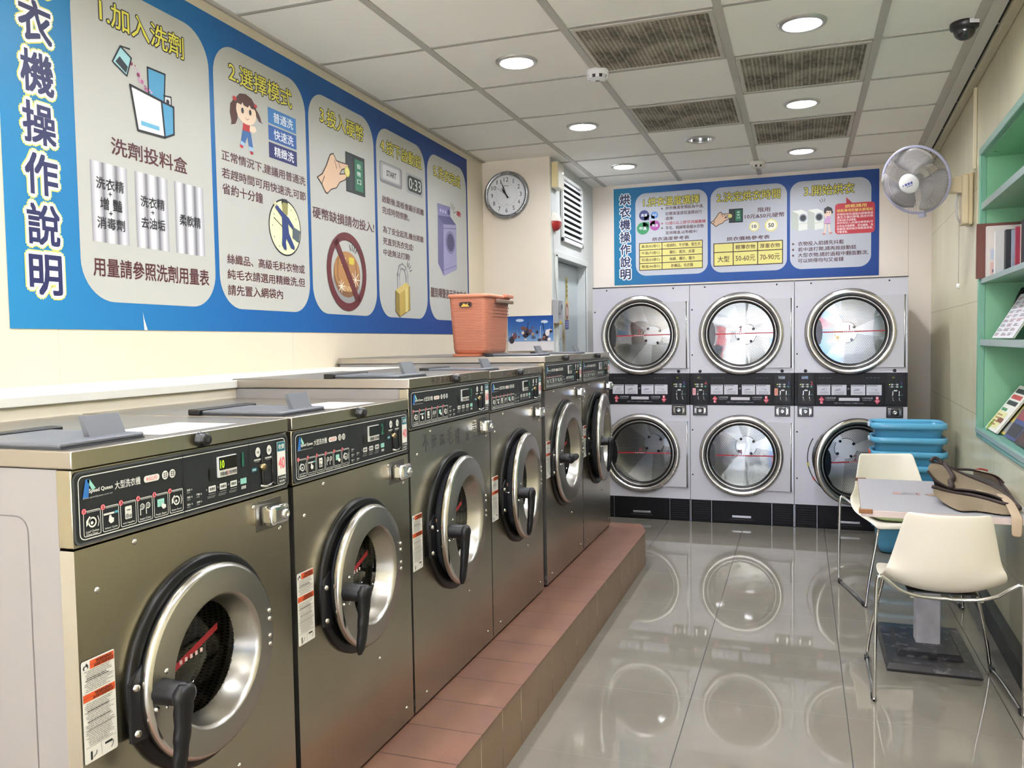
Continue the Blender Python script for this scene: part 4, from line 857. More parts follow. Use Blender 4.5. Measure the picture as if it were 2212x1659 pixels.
    b.text('所需金額', U(.388), .0645 * sc, U(.412), .0735 * sc, '#2b2b2b', 2, .02); b.rect(U(.4135), .0635 * sc, U(.4155), .0745 * sc, '#cf4a4a', 2); b.text('洗衣時間', U(.4175), .0645 * sc, U(.444), .0735 * sc, '#2b2b2b', 2, .02); b.build('screen', ds)
    b = MB(PF); 
    b.box((U(.541), .018 * sc, 0), (U(.549), .09 * sc, .006), P('#2b2a28', .3, .6), .002); b.box((U(.583), .018 * sc, 0), (U(.589), .09 * sc, .004), P('#2b2a28', .3, .6), .002)
    b.lathe([(0, .012), (.006, .011), (.0095, .006), (.010, 0)], P('#8f7f60', .25, 1.0), (U(.545), .062 * sc, 0), (0, 0, 1), 20); b.tube([(U(.532), .020 * sc, .004), (U(.545), .016 * sc, .010), (U(.560), .018 * sc, .012), (U(.575), .022 * sc, .008)], .003, CHROME, 8); b.tube([(U(.583), .016 * sc, .004), (U(.592), .014 * sc, .006)], .0028, P('#3a3a3a', .3, 1.0), 8); b.build('coin_slot', cp)
    # coin box with its lock
    CB = frame((0, U(.569), zs - .049), (0, 1, 0), (0, 0, 1))
    b = MB(CB); b.box((-.05, -.036, 0), (.05, .036, .0015), P('#7d7a72', .3, 1.0), .0006); b.box((-.036, -.024, 0), (.034, .026, .040), CHROME, .011, 4); cb = b.build('coin_box', t)
    b = MB(CB); b.lathe([(0, .030), (.0045, .030), (.0045, .034), (.010, .034), (.0125, .030), (.0125, 0)], CHROME, (.012, 0, .012), (0, 0, 1), 24); b.build('lock', cb)
    sm = P('#b8b5ac', .25, 1.0)
    for (u, v) in ((U(.142), zs - .017), (U(.048), zs - .085), (U(.512), zs - .022), (U(.612), zs - .093), (U(.43), .29), (U(.60), .06), (U(.08), .05)):
        b = MB(FR); b.lathe([(0, .0045), (.0035, .004), (.0058, .0012), (.0062, 0)], sm, (u, v, 0), (0, 0, 1), 12); b.build('screw', t)
    b = PR(FR); warning_print(b, -h + .004, lbl - Z0, -h + .080, lbl - Z0 + .19); b.build('warning_label', t)
    # opening: rubber seal and drum
    b = MB(FR); b.lathe([(gr, 0), (gr, .008), (gr - .006, .013), (gr - .03, .014), (gr - .045, .008), (gr - .05, -.02), (gr - .055, -.05)], GAS, (0, zd, 0), (0, 0, 1), 64); b.build('door_seal', t)
    dr_ = gr - .05
    b = MB(FR); b.lathe([(dr_, -.045), (dr_ + .03, -.06), (dr_ + .035, -.40)], PERF, (0, zd, 0), (0, 0, 1), 48, uv=3.0); b.lathe([(dr_ + .035, -.40), (.06, -.40), (0, -.37)], P('#6b6a66', .3, 1.0), (0, zd, 0), (0, 0, 1), 32); b.build('drum', t)
    # door, hung on the right
    R = gr - .02; s = R / .205
    D0 = frame((0, -R, 0), (0, 1, 0), (0, 0, 1))
    b = MB(D0); b.lathe([(R - .02, -.004), (R - .004, -.004), (R, .001), (R, .013), (R - .003, .0185), (R - .009, .022)], P('#c9c7c2', .2, 1.0), (0, 0, 0), (0, 0, 1), 72); b.lathe([(R - .009, .022), (R * .84, .0262), (R * .695, .0285)], RINGST, (0, 0, 0), (0, 0, 1), 72); b.lathe([(R * .695, .0285), (R * .675, .0255), (R * .66, .016), (R * .64, .002), (R * .615, -.010), (R * .575, -.030)], RINGST, (0, 0, 0), (0, 0, 1), 72); dr2 = b.build('door', t)
    dr2.location = (.014, R, zd); dr2.rotation_euler = (0, 0, radians(theta))
    b = MB(D0); b.lathe([(R * .91, -.004), (R * .91, -.016), (R * .88, -.02), (R * .88, -.034), (R * .60, -.034)], P('#3c3d40', .4), (0, 0, 0), (0, 0, 1), 56); b.build('rubber_plug', dr2)
    b = MB(D0); b.lathe([(R * .58, -.028), (R * .54, -.045), (R * .50, -.09), (R * .40, -.105), (0, -.11)], DGLASS, (0, 0, 0), (0, 0, 1), 48); gb = b.build('glass_bowl', dr2)
    b = PR(D0 @ Matrix.Translation((0, 0, -.030))); 
    b.fill([(-R * .56, -.02), (-R * .56, -.005), (R * .30, .055), (R * .30, .040)][::-1], '#a3202a', 1)
    for q in range(5): b.rect(-R * .30 + .016 * q, .0035 + .0018 * q * .6, -R * .30 + .016 * q + .008, .0125 + .0018 * q * .6, '#e8c7c4', 2)
    b.build('red_tape', dr2)
    b = MB(D0 @ Matrix.Translation((-R * .84, 0, 0))); BL_ = P('#0f0f11', .42, spec=.35)
    ML_ = Matrix(((0, 1, 0, 0), (0, 0, 1, 0), (1, 0, 0, 0), (0, 0, 0, 1)))   # lever coords (x out, y right, z up) -> (u,v,w)
    b.lathe([(.026, .02), (.024, .05), (.022, .088), (.012, .094), (0, .094)], BL_, (0, 0, 0), (0, 0, 1), 24)
    b2 = b.M; b.M = b.M @ Matrix.Rotation(radians(lever_rot), 4, 'Z') @ ML_; soft_lever(b, .165 * min(1.1, s), BL_); b.M = b2; hd = b.build('handle', dr2)
    for (u, v) in ((-R * .84 + .012, .036), (-R * .84 - .016, -.03), (-R * .84 + .012, -.036), (R * .87, .05), (R * .87, .03), (R * .87, -.01), (R * .87, -.03)):
        b = MB(D0); b.lathe([(0, .0305), (.004, .030), (.0062, .026), (.0062, .022)], sm, (u, v, 0), (0, 0, 1), 10); b.build('screw', dr2)
    b = MB(D0); b.cyl((-R * .84, 0, -.005), (-R * .84, 0, -.05), .010, CHROME, 16); b.cyl((-R * .84, .012, -.03), (-R * .84, .042, -.03), .008, P('#6a4630', .35, .6), 12); b.build('latch_bolt', dr2)
    b = MB(FR); x = -gr + .012
    b.prism([(x - .014, zd - .085), (x + .030, zd - .09), (x + .03, zd - .02), (x + .045, zd), (x + .03, zd + .02), (x + .022, zd + .06), (x - .002, zd + .045), (x - .014, zd + .03)], .010, .018, P('#17171a', .35), 2)
    for v in (.02, -.07): b.lathe([(0, .007), (.006, .006), (.008, 0)], sm, (x, zd + v, .018), (0, 0, 1), 12)
    b.build('latch_plate', t)
    return t
WASH = [
    (1, 1.108, 1.760, 1.302, 1.124, .810, .225, 0.6, 'nearest washing machine, cut by the lower left corner, priced 40 and numbered 1', '9公斤', 40, 2, .690, .728, 0, 0),
    (2, 1.780, 2.435, 1.302, 1.124, .810, .225, 2.6, 'second washing machine from the camera, priced 40 and numbered 2', '9公斤', 40, 2, .690, .705, 0, 0),
    (3, 2.447, 3.190, 1.369, 1.194, .826, .258, 3.8, 'third washing machine from the camera, with handwriting on front and lid, priced 60', '14公斤', 60, 3, .690, .719, 1, 0),
    (4, 3.197, 3.918, 1.364, 1.190, .830, .260, 4.2, 'fourth washing machine from the camera, handwriting on its lid edge only', '14公斤', 60, 3, .690, .728, 2, 0),
    (5, 3.979, 4.720, 1.412, 1.238, .876, .296, 0.5, 'fifth washing machine, its door lever horizontal, under the pink laundry basket', '18公斤', 80, 4, 1.185, .785, 0, 90),
    (6, 4.735, 5.463, 1.409, 1.236, .876, .296, 5.0, 'farthest washing machine of the row, beside the dryers', '18公斤', 80, 4, 1.185, .790, 0, 0)]
for (n, y0, y1, top, seam, zc, gr, th, lab, kg, pr_, ci, dp, lb, mk, lr) in WASH:
    washer(n, y0, y1, top, seam, zc, gr, th, lab, kg, pr_, ci, dp, lb, mk, lr)

# ================================================================== STACK DRYERS
DF = frame((0, 0, 0), (1, 0, 0), (0, 0, 1))        # u right, v up, w toward the room
WHITE = P('#c8c7cf', 0.32); DK = P('#1d1d20', 0.35)
def dryer(k, x0, label, nums, open_low=0.0, hands=(0, 0)):
    Wd = .802; xc = x0 + Wd / 2; h = Wd / 2
    t = thing('stack_dryer', label, 'tumble dryer', (xc, DY, 0), 'white stacked tumble dryers along the back wall')
    b = MB(); b.openbox((-h + .003, .004, .0), (h - .003, .95, 1.922), WHITE, 2); b.build('cabinet', t)
    R = .318
    for nm, z0, z1, zc in (('lower_front', .182, .955, .552), ('upper_front', 1.213, 1.924, 1.525)):
        b = MB(DF); b.holeplate(-h + .002, z0, h - .002, z1, (0, zc), .272, WHITE, .03)
        for s_ in (-1, 1): b.box((s_ * (h - .002), z0, -.02), (s_ * (h - .0028), z1, -.0003), WHITE)
        fo = b.build(nm, t)
        for (u, v) in ((-.28, .378), (.27, .378), (-.382, .20), (-.382, -.165)):
            if z0 > 1 or u < -.3: 
                b = MB(DF); b.lathe([(0, .004), (.004, .0035), (.0065, 0)], P('#3b3b40', .35, .8), (u, zc + v, 0), (0, 0, 1), 12); b.build('screw', fo)
        if z0 > 1:
            for u in (-.32, .31): b = MB(DF); b.lathe([(0, .006), (.010, .005), (.013, 0)], P('#16161a', .3), (u, 1.228, 0), (0, 0, 1), 16); b.build('lock', fo)
    b = MB(DF); b.box((-h + .001, 1.9245, -.9), (h - .001, 1.931, .006), P('#37373b', .5)); b.build('top_edge', t)
    for zc in (.552, 1.525):
        b = MB(DF); b.lathe([(.272, -.03), (.268, -.06), (.37, -.08), (.37, -.62)], PERF, (0, zc, 0), (0, 0, 1), 48, uv=3.4); b.lathe([(.37, -.62), (.12, -.615), (0, -.614)], PERFB, (0, zc, 0), (0, 0, 1), 48, smooth=False); b.lathe([(0, -.611), (.085, -.611), (.09, -.615)], P('#dcdcdc', .3, 1.0), (0, zc, 0), (0, 0, 1), 32, smooth=False)
        for a in (.35, 2.45, 4.55): b.lathe([(.085, -.609), (.368, -.613)], P('#e2e1df', .3, 1.0), (0, zc, 0), (0, 0, 1), 6, a0=a, a1=a + .62)
        for a in range(4): b.lathe([(0, .006), (.012, .004), (.012, 0)], P('#303034', .4), (.075 * cos(a * pi / 2 + .6), zc + .075 * sin(a * pi / 2 + .6), -.610), (0, 0, 1), 10)
        b.build('drum', t)
        low = zc < 1; ang = open_low if low else 0
        b = MB(DF @ Matrix.Translation((-.376, 0, 0)));
        # white door plate on the hinge side, with the round frame
        pts = [(.376, .270)] + [(.306 * cos(a), .306 * sin(a)) for a in [radians(62 - 124 * i / 24) for i in range(25)]] + [(.376, -.270)]
        b.prism(pts, .002, .020, P('#c0bfc4', .32), 2); d = b.build('door', t); d.location = (.376, 0, zc); d.rotation_euler = (0, 0, radians(ang))
        o_ = DF @ Matrix.Translation((-.376, 0, 0))
        b = MB(o_); b.lathe([(.324, .001), (.328, .012), (.324, .018)], P('#0f0f10', .3), (0, 0, 0), (0, 0, 1), 72); b.lathe([(.324, .018), (.320, .030), (.305, .040), (.288, .036), (.284, .026)], P('#d6d1cb', .28, 1.0), (0, 0, 0), (0, 0, 1), 72)
        b.lathe([(.284, .026), (.272, .028), (.270, .022)], P('#0c0c0c', .3), (0, 0, 0), (0, 0, 1), 72); b.lathe([(.270, .022), (.262, .026), (.258, .014)], P('#b5b1ac', .3, 1.0), (0, 0, 0), (0, 0, 1), 64); b.lathe([(.258, .014), (.245, .012), (.243, -.02), (.27, -.03)], P('#0c0c0c', .35), (0, 0, 0), (0, 0, 1), 64); b.build('round_frame', d)
        b = MB(o_); b.lathe([(0, .007), (.12, .006), (.246, .004)], GLASS, (0, 0, 0), (0, 0, 1), 48, smooth=False); b.build('glass', d)
        b = MB(o_); pts = [(.246 * cos(a), .246 * sin(a)) for a in [radians(180 + 40 - 80 * i / 16) for i in range(17)]]; b.prism(pts + [(-.222 + .03 * cos(a) - .005, .10 * sin(a)) for a in [radians(80 - 160 * i / 10) for i in range(11)]][::1], .008, .020, P('#17181b', .22), 2); b.build('pull_grip', d)
        b = PR(o_ @ Matrix.Translation((0, 0, .0085))); b.fill([(-.20, -.006), (.244, .000), (.244, .008), (-.20, .004)], '#a3202a', 1)
        b.text(str(nums[1 if not low else 0]), -.022, .012, .010, .052, '#7d2a30' , 1, .01)
        for q in range(6): b.rect(-.05 + .014 * q, -.001, -.042 + .014 * q, .004, '#efdcdc', 2)
        b.build('red_tape', d)
        b = MB(o_); b.cyl((.376, -.27, .014), (.376, .27, .014), .008, P('#b9b9bb', .25, 1.0), 12); b.box((.384, -.27, 0), (.390, .27, .012), P('#c9c9cb', .3, .8)); b.build('hinge', d)
        if ang:
            b = MB(DF); b.lathe([(.300, .0015), (.308, .0015)], P('#17171a', .4), (0, zc, 0), (0, 0, 1), 64, a0=radians(60), a1=radians(262))
            for a, c0 in ((100, '#b8b23a'), (122, '#a3452a'), (152, '#c6bf3c'), (190, '#a8432a')): b.lathe([(.298, .0025), (.311, .0025)], P(c0, .5), (0, zc, 0), (0, 0, 1), 4, a0=radians(a - 3), a1=radians(a + 3))
            b.build('door_seal', t)
    # control band between the two doors
    b = MB(DF); b.box((-h + .002, .957, -.02), (h - .002, 1.211, .004), P('#242428', .5, spec=.2), .003); cb = b.build('control_band', t)
    X = lambda u: u - h
    b = MB(DF); b.box((X(.152), .960, .003), (X(.640), 1.130, .008), P('#1d1d21', .5, spec=.2), .002); lp = b.build('label_plate', cb)
    b = PR(DF @ Matrix.Translation((0, 0, .0085)))
    for q, (a, c) in enumerate(((.166, .261), (.270, .376), (.407, .508), (.516, .622))):
        b.rect(X(a), 1.042, X(c), 1.120, '#c9c9d2', 1); b.circ(X(a + .009), 1.113, .0045, '#33333a', 2, seg=10); b.line([(X(a + .018), 1.113), (X(c - .01 - .02 * (q % 2)), 1.113)], .005, '#5b5b66', 2)
        for r_ in range(3 + q % 2): b.line([(X(a + .02), 1.066 - .007 * r_), (X(c - .015), 1.066 - .007 * r_)], .0025, '#8a8a95', 2)
        m_ = X((a + c) / 2)
        if q == 0: b.ring(m_ + .008, 1.086, .011, .002, '#55555f', 2, 14); b.line([(m_ - .018, 1.078), (m_ + .002, 1.090)], .003, '#55555f', 2)
        else: b.line([(m_ - .02, 1.088), (m_ + .012, 1.088)], .003, '#8a8a95', 2); b.line([(m_ - .028 + .04 * (q > 2), 1.078), (m_ + .01 + .012 * (q > 2), 1.083)], .004, '#44444e', 2)
    b.lathe([(0, .006), (.009, .005), (.011, 0)], P('#77777d', .3, .9), (X(.392), 1.087, 0), (0, 0, 1), 14)
    RD = '#cf4860'
    b.fill([(X(.175), 1.003), (X(.198), 1.031), (X(.221), 1.003), (X(.208), 1.003), (X(.208), .975), (X(.188), .975), (X(.188), 1.003)][::-1], RD, 1); b.text('L', X(.192), .978, X(.204), .992, '#f2d8dc', 2, .05); b.text('左上', X(.186), 1.003, X(.210), 1.016, '#f2d8dc', 2, .01)
    b.fill([(X(.570), 1.003), (X(.592), .973), (X(.614), 1.003), (X(.602), 1.003), (X(.602), 1.031), (X(.582), 1.031), (X(.582), 1.003)], RD, 1); b.text('R', X(.586), 1.013, X(.598), 1.028, '#f2d8dc', 2, .05); b.text('右下', X(.581), .990, X(.603), 1.002, '#f2d8dc', 2, .01)
    for a in (.224, .485): b.text('大型烘乾機', X(a), 1.012, X(a + .076), 1.026, '#a9a9b2', 1, .01); b.text('Large Dryer', X(a + .006), .999, X(a + .070), 1.008, '#a9a9b2', 1, .01)
    b.text('收費 / Price : 10元(NT) / 6分鐘(minutes)', X(.29), .974, X(.495), .985, '#9a9aa4', 1, .01)
    for a in (.175, .515): [b.rect(X(a + .026 * q), 1.171, X(a + .026 * q + .016), 1.176, '#4a4a52', 1) for q in range(4)]
    b.build('printed_labels', lp)
    b = MB(DF @ Matrix.Translation((0, 0, .0085))); b.box((X(.322), .997, 0), (X(.468), 1.021, .003), P('#c2bec6', .3), .010, 4); b.build('handle_slot', lp)  # pale bar: the light caught in the slot is put into its colour
    for q, a in enumerate((.018, .650)):
        b = MB(DF); b.box((X(a), .958, .003), (X(a + .134), 1.210, .011), P('#2a2a2e', .5, spec=.2), .004); b.box((X(a + .008), .968, .010), (X(a + .126), 1.203, .0125), P('#101013', .4, spec=.25), .003); pc = b.build('coin_panel', cb)
        b = PR(DF @ Matrix.Translation((0, 0, .0128)))
        b.rect(X(a + .035), 1.166, X(a + .083), 1.188, P('#0a0a0a', .12), 1); b.text('0' + str(5 + q), X(a + .044), 1.170, X(a + .062), 1.184, '#7a7a24', 2, 0)
        for (u, v, c0) in ((.026, 1.123, '#b5d84a'), (.061, 1.123, '#6f7272'), (.026, 1.106, '#6f7272'), (.061, 1.106, '#6f7272')): b.circ(X(a + u), v, .0035, P(c0, .4, emit=.8) if c0 == '#b5d84a' else c0, 1, seg=10); b.rr(X(a + u + .008), v - .006, X(a + u + .026), v + .006, .005, '#a9b0ac', 1, 3)
        b.rr(X(a + .098), 1.100, X(a + .114), 1.112, .005, '#3f8f80', 1, 3); b.rr(X(a + .054), 1.072, X(a + .080), 1.083, .005, '#c9cdca', 1, 3)
        b.text(str(nums[q]), X(a + .100), 1.118, X(a + .116), 1.146, ('#b04048', '#3c3f80')[q], 1, .02); b.text('退幣', X(a + .100), 1.040, X(a + .118), 1.048, '#3f8f80', 1)
        if hands[q]: b.rr(X(a + .004), 1.036, X(a + .030), 1.092, .004, hands[q], 2, 3); b.line([(X(a + .012), 1.05), (X(a + .018), 1.08)], .004, '#c05060', 3)
        b.build('panel_print', pc)
        for u in (.046, .090):
            b = MB(DF @ Matrix.Translation((0, 0, .0125))); b.box((X(a + u - .003), 1.000, 0), (X(a + u + .003), 1.075, .006), P('#101012', .3)); b.box((X(a + u - .001), 1.045, .002), (X(a + u + .005), 1.074, .010), CHROME, .002); b.lathe([(0, .014), (.006, .012), (.008, .004), (.008, 0)], CHROME, (X(a + u), 1.042, 0), (0, 0, 1), 14); b.tube([(X(a + u + .002), 1.03, .004), (X(a + u + .004), 1.005, .004), (X(a + u + .012), .998, .006)], .0024, CHROME, 8); b.build('coin_slot', pc)
        b = MB(DF); ux, uz = X((.081, .713)[q]), .912
        b.box((ux - .058, uz - .041, 0), (ux + .058, uz + .041, .006), P('#19191b', .35), .002); b.box((ux - .046, uz - .030, .005), (ux + .046, uz + .030, .011), P('#c6c2bd', .2, 1.0), .004); b.box((ux - .029, uz - .027, .010), (ux + .029, uz + .027, .018), P('#101012', .3), .012, 4)
        lo = b.build('coin_lock', t)
        b = MB(DF); b.lathe([(0, .022), (.005, .022), (.006, .028), (.014, .027), (.017, .020), (.017, .014)], CHROME, (ux, uz, 0), (0, 0, 1), 20)
        b.build('lock_cylinder', lo)
        for du in (-.038, .038):
            for dv in (-.022, .022): b = MB(DF); b.lathe([(0, .014), (.004, .013), (.006, .010)], P('#19191b', .3), (ux + du, uz + dv, 0), (0, 0, 1), 10); b.build('screw', lo)
    # kick panels
    b = MB(DF); b.box((-h + .001, .0, -.05), (h - .001, .180, -.001), P('#0e0e11', .5, spec=.2)); kp = b.build('kick_plate', t)
    b = MB(DF); b.box((X(.178), .012, 0), (X(.628), .172, .006), P('#121215', .5, spec=.2), .002); kd = b.build('lint_drawer', kp)
    b = MB(DF); b.box((X(.33), .051, .006), (X(.477), .069, .010), P('#a9a9ad', .3, .7), .008, 4); b.build('handle', kd)
    b = PR(DF @ Matrix.Translation((0, 0, .0065))); 
    for q in range(18): b.rect(X(.313 + .010 * q), .036, X(.319 + .010 * q), .039, '#6f6f74', 1)
    b.build('printed_line', kd)
    for a in (.016, .640):
        b = MB(DF); b.box((X(a), .010, 0), (X(a + .146), .174, .003), P('#161619', .5, spec=.2), .001)
        for q in range(8): b.box((X(a + .006), .024 + .018 * q, .003), (X(a + .140), .034 + .018 * q, .007), P('#1c1c20', .5, spec=.2), .002)
        b.build('louvered_grille', kp)
    for a in (.003, .166, .632, .796): b = MB(DF); b.box((X(a), .004, 0), (X(a + .004), .178, .004), P('#9c9ca0', .3, .8)); b.build('edge_strip', kp)
    return t
dryer(1, -1.650, 'left stack of white dryers, partly behind the farthest washer', (6, 5))
dryer(2, -.848, 'middle stack of white dryers with numbers 4 and 3', (4, 3), hands=('#d9a0a6', '#c98d74'))
dryer(3, -.046, 'right stack of white dryers, its lower door ajar behind the blue baskets', (2, 1), open_low=24.0)
# ================================================================== COLUMN, DOOR WALL
t = thing('wall_clock', 'round silver wall clock on the cream column', 'clock', (-2.267, 6.402, 2.687))
CF = frame((0, -.001, 0), (1, 0, 0), (0, 0, 1))
b = MB(CF); b.lathe([(0, 0), (.190, 0), (.194, .008), (.192, .022), (.183, .034), (.172, .036), (.163, .028), (.160, .018)], P('#97989a', .28, .85), seg=64); b.build('case', t)
b = MB(CF); b.lathe([(0, .017), (.161, .017)], P('#e6e8ea', .4), seg=48, smooth=False); b.build('dial', t)
b = PR(CF @ Matrix.Translation((0, 0, .0175)))
for k in range(12):
    a = pi / 2 - (k + 1) * pi / 6; x, y = .124 * cos(a), .124 * sin(a); s_ = str(k + 1); w_ = .0095 * len(s_) + (.001 if len(s_) > 1 else 0); b.text(s_, x - w_, y - .0175, x + w_, y + .0175, '#22242a', 1, .0)
for k in range(60):
    a = k * pi / 30; L = .004; b.line([(.150 * cos(a), .150 * sin(a)), (.154 * cos(a), .154 * sin(a))], .0018, '#7a7c80', 1)
for k in range(4): 
    a0 = k * pi / 2 + .08; b.line([(.092 * cos(a0 + (pi / 2 - .16) * i / 10), .092 * sin(a0 + (pi / 2 - .16) * i / 10)) for i in range(11)], .002, '#b9bbbf', 1)
b.rect(-.02, .072, .022, .076, '#4c4e52', 1); b.rect(-.010, -.078, .012, -.075, '#8d8f93', 1)
b.build('numerals', t)
def clockhand(ang, L, wd, nm, w0, tail=.03, col='#0d0d0f'):
    a = pi / 2 - radians(ang); d = (cos(a), sin(a)); n_ = (-d[1], d[0])
    b = MB(CF); pts = [(-tail * d[0] + n_[0] * wd * .4, -tail * d[1] + n_[1] * wd * .4), (-tail * d[0] - n_[0] * wd * .4, -tail * d[1] - n_[1] * wd * .4), (.55 * L * d[0] - n_[0] * wd * .75, .55 * L * d[1] - n_[1] * wd * .75), (L * d[0], L * d[1]), (.55 * L * d[0] + n_[0] * wd * .75, .55 * L * d[1] + n_[1] * wd * .75)]
    b.prism(pts, w0, w0 + .0012, col, 2); b.build(nm, t)
clockhand(-35, .075, .010, 'hour_hand', .020); clockhand(-21, .118, .007, 'minute_hand', .022); clockhand(-52, .120, .0018, 'second_hand', .024, .045)
b = MB(CF); b.lathe([(0, .027), (.006, .026), (.007, .020)], P('#0d0d0f', .3), seg=16); b.build('hub', t)
# exit lamp box, alarm, louver, phone on the door wall
XW = -1.9005
t = thing('emergency_light', 'cream emergency lamp box high on the door wall by the column edge', 'emergency light', (XW, 6.52, 2.83))
b = MB(); b.box((0, -.085, -.105), (.062, .085, .105), P('#d8d3c4', .4), .006); b.build('housing', t)
b = MB(); b.box((.004, -.090, -.100), (.058, -.083, .098), P('#e3d3a0', .4), .003); b.build('side_cover', t)
b = MB(); b.lathe([(0, .006), (.005, .004), (.006, 0)], P('#ffffff', .3, emit=4), (.062, .05, .03), (1, 0, 0), 12); b.build('indicator', t)
t = thing('fire_alarm', 'white and red fire alarm strobe on the door wall below the lamp box', 'fire alarm', (XW, 6.50, 2.46))
b = MB(); b.lathe([(.075, 0), (.075, .012), (.066, .035), (.045, .052), (0, .058)], P('#e2ddd3', .4), (0, 0, 0), (1, 0, 0), 36, a0=0, a1=2 * pi); b.build('white_base', t)
b = MB(); b.lathe([(.0765, .002), (.0765, .013), (.0675, .0365), (.046, .0535), (0, .0595)], P('#a32c2c', .2), (0, 0, 0), (1, 0, 0), 24, a0=0, a1=pi); b.build('red_lens', t)
b = MB(); b.cyl((.012, 0, -.075), (.012, 0, -.095), .006, '#b9b3a8'); b.build('cable_gland', t)
t = thing('wall_louver', 'white louvered ventilation grille above the service door', 'louver', (XW, 7.045, 2.33))
b = MB(); fr = P('#dcdedd', .4)
b.box((0, -.335, 0), (.022, .335, .035), fr, .003); b.box((0, -.335, .525), (.022, .335, .55), fr, .003); b.box((0, -.335, .0), (.022, -.305, .55), fr, .003); b.box((0, .305, 0), (.022, .335, .55), fr, .003); b.box((.0, -.31, .02), (.002, .31, .53), P('#17181a', .8)); b.build('frame', t)
for k in range(10):
    b = MB(); z = .045 + .049 * k; b.prism([(.002, z + .028), (.024, z - .004), (.026, z - .001), (.004, z + .034)], -.305, .305, fr, 1); b.build('louver_blade', t)
t = thing('wall_phone', 'grey wall phone box at the door wall edge, above the picture board', 'wall phone', (XW, 6.488, 1.73))
b = MB(); b.box((0, -.075, -.10), (.05, .075, .10), P('#a3a4a6', .4), .008); b.build('housing', t)
b = MB(); b.box((.048, -.055, -.02), (.066, -.02, .085), P('#8b8d90', .4), .006); b.box((.048, .0, .02), (.055, .045, .06), P('#2b2c30', .3), .004); b.build('handset', t)
b = MB(); b.box((.0, -.035, -.104), (.052, .03, -.075), P('#c9a53a', .5), .003); b.build('yellow_base', t)
b = MB(); b.tube([(.02, 0, .10), (.012, -.01, .30), (.008, -.012, .62)], .004, '#c3c2bd', 6); b.build('cable', t)
DF2 = frame((-1.983, 0, 0), (0, 1, 0), (0, 0, 1))
o = PR(DF2); o.rect(7.12, 1.86, 7.19, 2.06, '#cdbf6a', 2); o.rect(7.125, 1.87, 7.185, 2.05, '#b7a95c', 3)
for k in range(4): o.rect(7.135, 1.885 + .04 * k, 7.175, 1.912 + .04 * k, '#6d6234', 4)
tag(o.build('door_notice'), 'small yellow vertical notice stuck on the service door', 'notice')
o = PR(DF2); o.rect(7.10, 1.60, 7.21, 1.85, '#d6b87a', 2); o.circ(7.155, 1.755, .042, '#7b4a5c', 3, .075); o.circ(7.155, 1.755, .022, '#d9c4b8', 4, .045); o.rect(7.10, 1.60, 7.21, 1.68, '#5d62a0', 3)
for k in range(3): o.rect(7.11, 1.615 + .02 * k, 7.20, 1.622 + .02 * k, '#aeb0d0', 4)
tag(o.build('door_sticker'), 'yellow and violet sticker with an oval emblem on the service door', 'sticker')
# picture board leaning on the column
t = thing('picture_board', 'long glossy picture board leaning on the column behind the pink basket', 'picture', (-2.073, 6.375, 1.4135))
b = MB(); b.box((-.195, -.005, 0), (.195, .006, .285), P('#e0dcde', .3), .001); b.build('board', t)
b = PR(frame((0, -.0055, 0), (1, 0, 0), (0, 0, 1)))
sk = m_fade('picture_sky_print', ((0, '#7fa3cc'), (0.5, '#3f6db0'), (1, '#284d95')), 2, .08, .285, .15); b.rect(-.195, .078, .195, .285, sk, 1)
random.seed(11)
for q in range(26):
    u = random.uniform(-.185, .185); v = random.uniform(.088, .20 - abs(u) * .15); r_ = random.uniform(.008, .026); b.circ(u, v, r_, random.choice(('#2a2230', '#6b4436', '#b98a54', '#d8c8b8', '#7a3f3c', '#4a5a78', '#e4dce0', '#3a3040', '#8f6a58')), 2 + q % 4, r_ * random.uniform(.6, 1.5), 10)
for q in range(9): u = -.17 + .042 * q; b.line([(u, .10 + .02 * (q % 3)), (u + random.uniform(-.03, .03), .20 + .03 * (q % 2))], .004, random.choice(('#1d1a24', '#d8cfc8', '#50607c')), 7)
b.circ(.12, .235, .03, '#c9d6e6', 2, .012); b.circ(-.09, .25, .035, '#b7c8de', 2, .012); b.build('printed_scene', t)

# ================================================================== PINK LAUNDRY BASKET ON WASHER FIVE
BX, BY, BZ = -1.705, 4.325, 1.4125
t = thing('laundry_basket', 'tall salmon pink woven plastic laundry basket standing on the fifth washer', 'laundry basket', (BX, BY, BZ))
WK = m_wicker()
def rrect(hx, hy, r, n=6):
    o = []
    for cx, cy, a in ((hx - r, -hy + r, -90), (hx - r, hy - r, 0), (-hx + r, hy - r, 90), (-hx + r, -hy + r, 180)):
        for i in range(n + 1):
            q = radians(a + 90 * i / n); o.append((cx + r * cos(q), cy + r * sin(q)))
    return o
b = MB(); rws = []
for z, hx, hy in ((0.012, .088, .158), (.016, .096, .168), (.04, .100, .174), (.315, .113, .190), (.325, .115, .192)): rws.append([(x, y, z) for x, y in rrect(hx, hy, .035)])
for z, hx, hy in ((.325, .110, .187), (.05, .095, .170)): rws.append([(x, y, z) for x, y in rrect(hx, hy, .033)])
b.grid(rws, WK, True, True); b.face([b.v(p) for p in rws[0]], WK); b.build('woven_body', t)
b = MB(); rws = [[(x, y, z) for x, y in rrect(hx, hy, .037)] for z, hx, hy in ((.320, .114, .191), (.318, .121, .198), (.332, .122, .199), (.338, .116, .193), (.330, .110, .187))]; b.grid(rws, P('#cf8468', .4), True, True); b.build('rim', t)
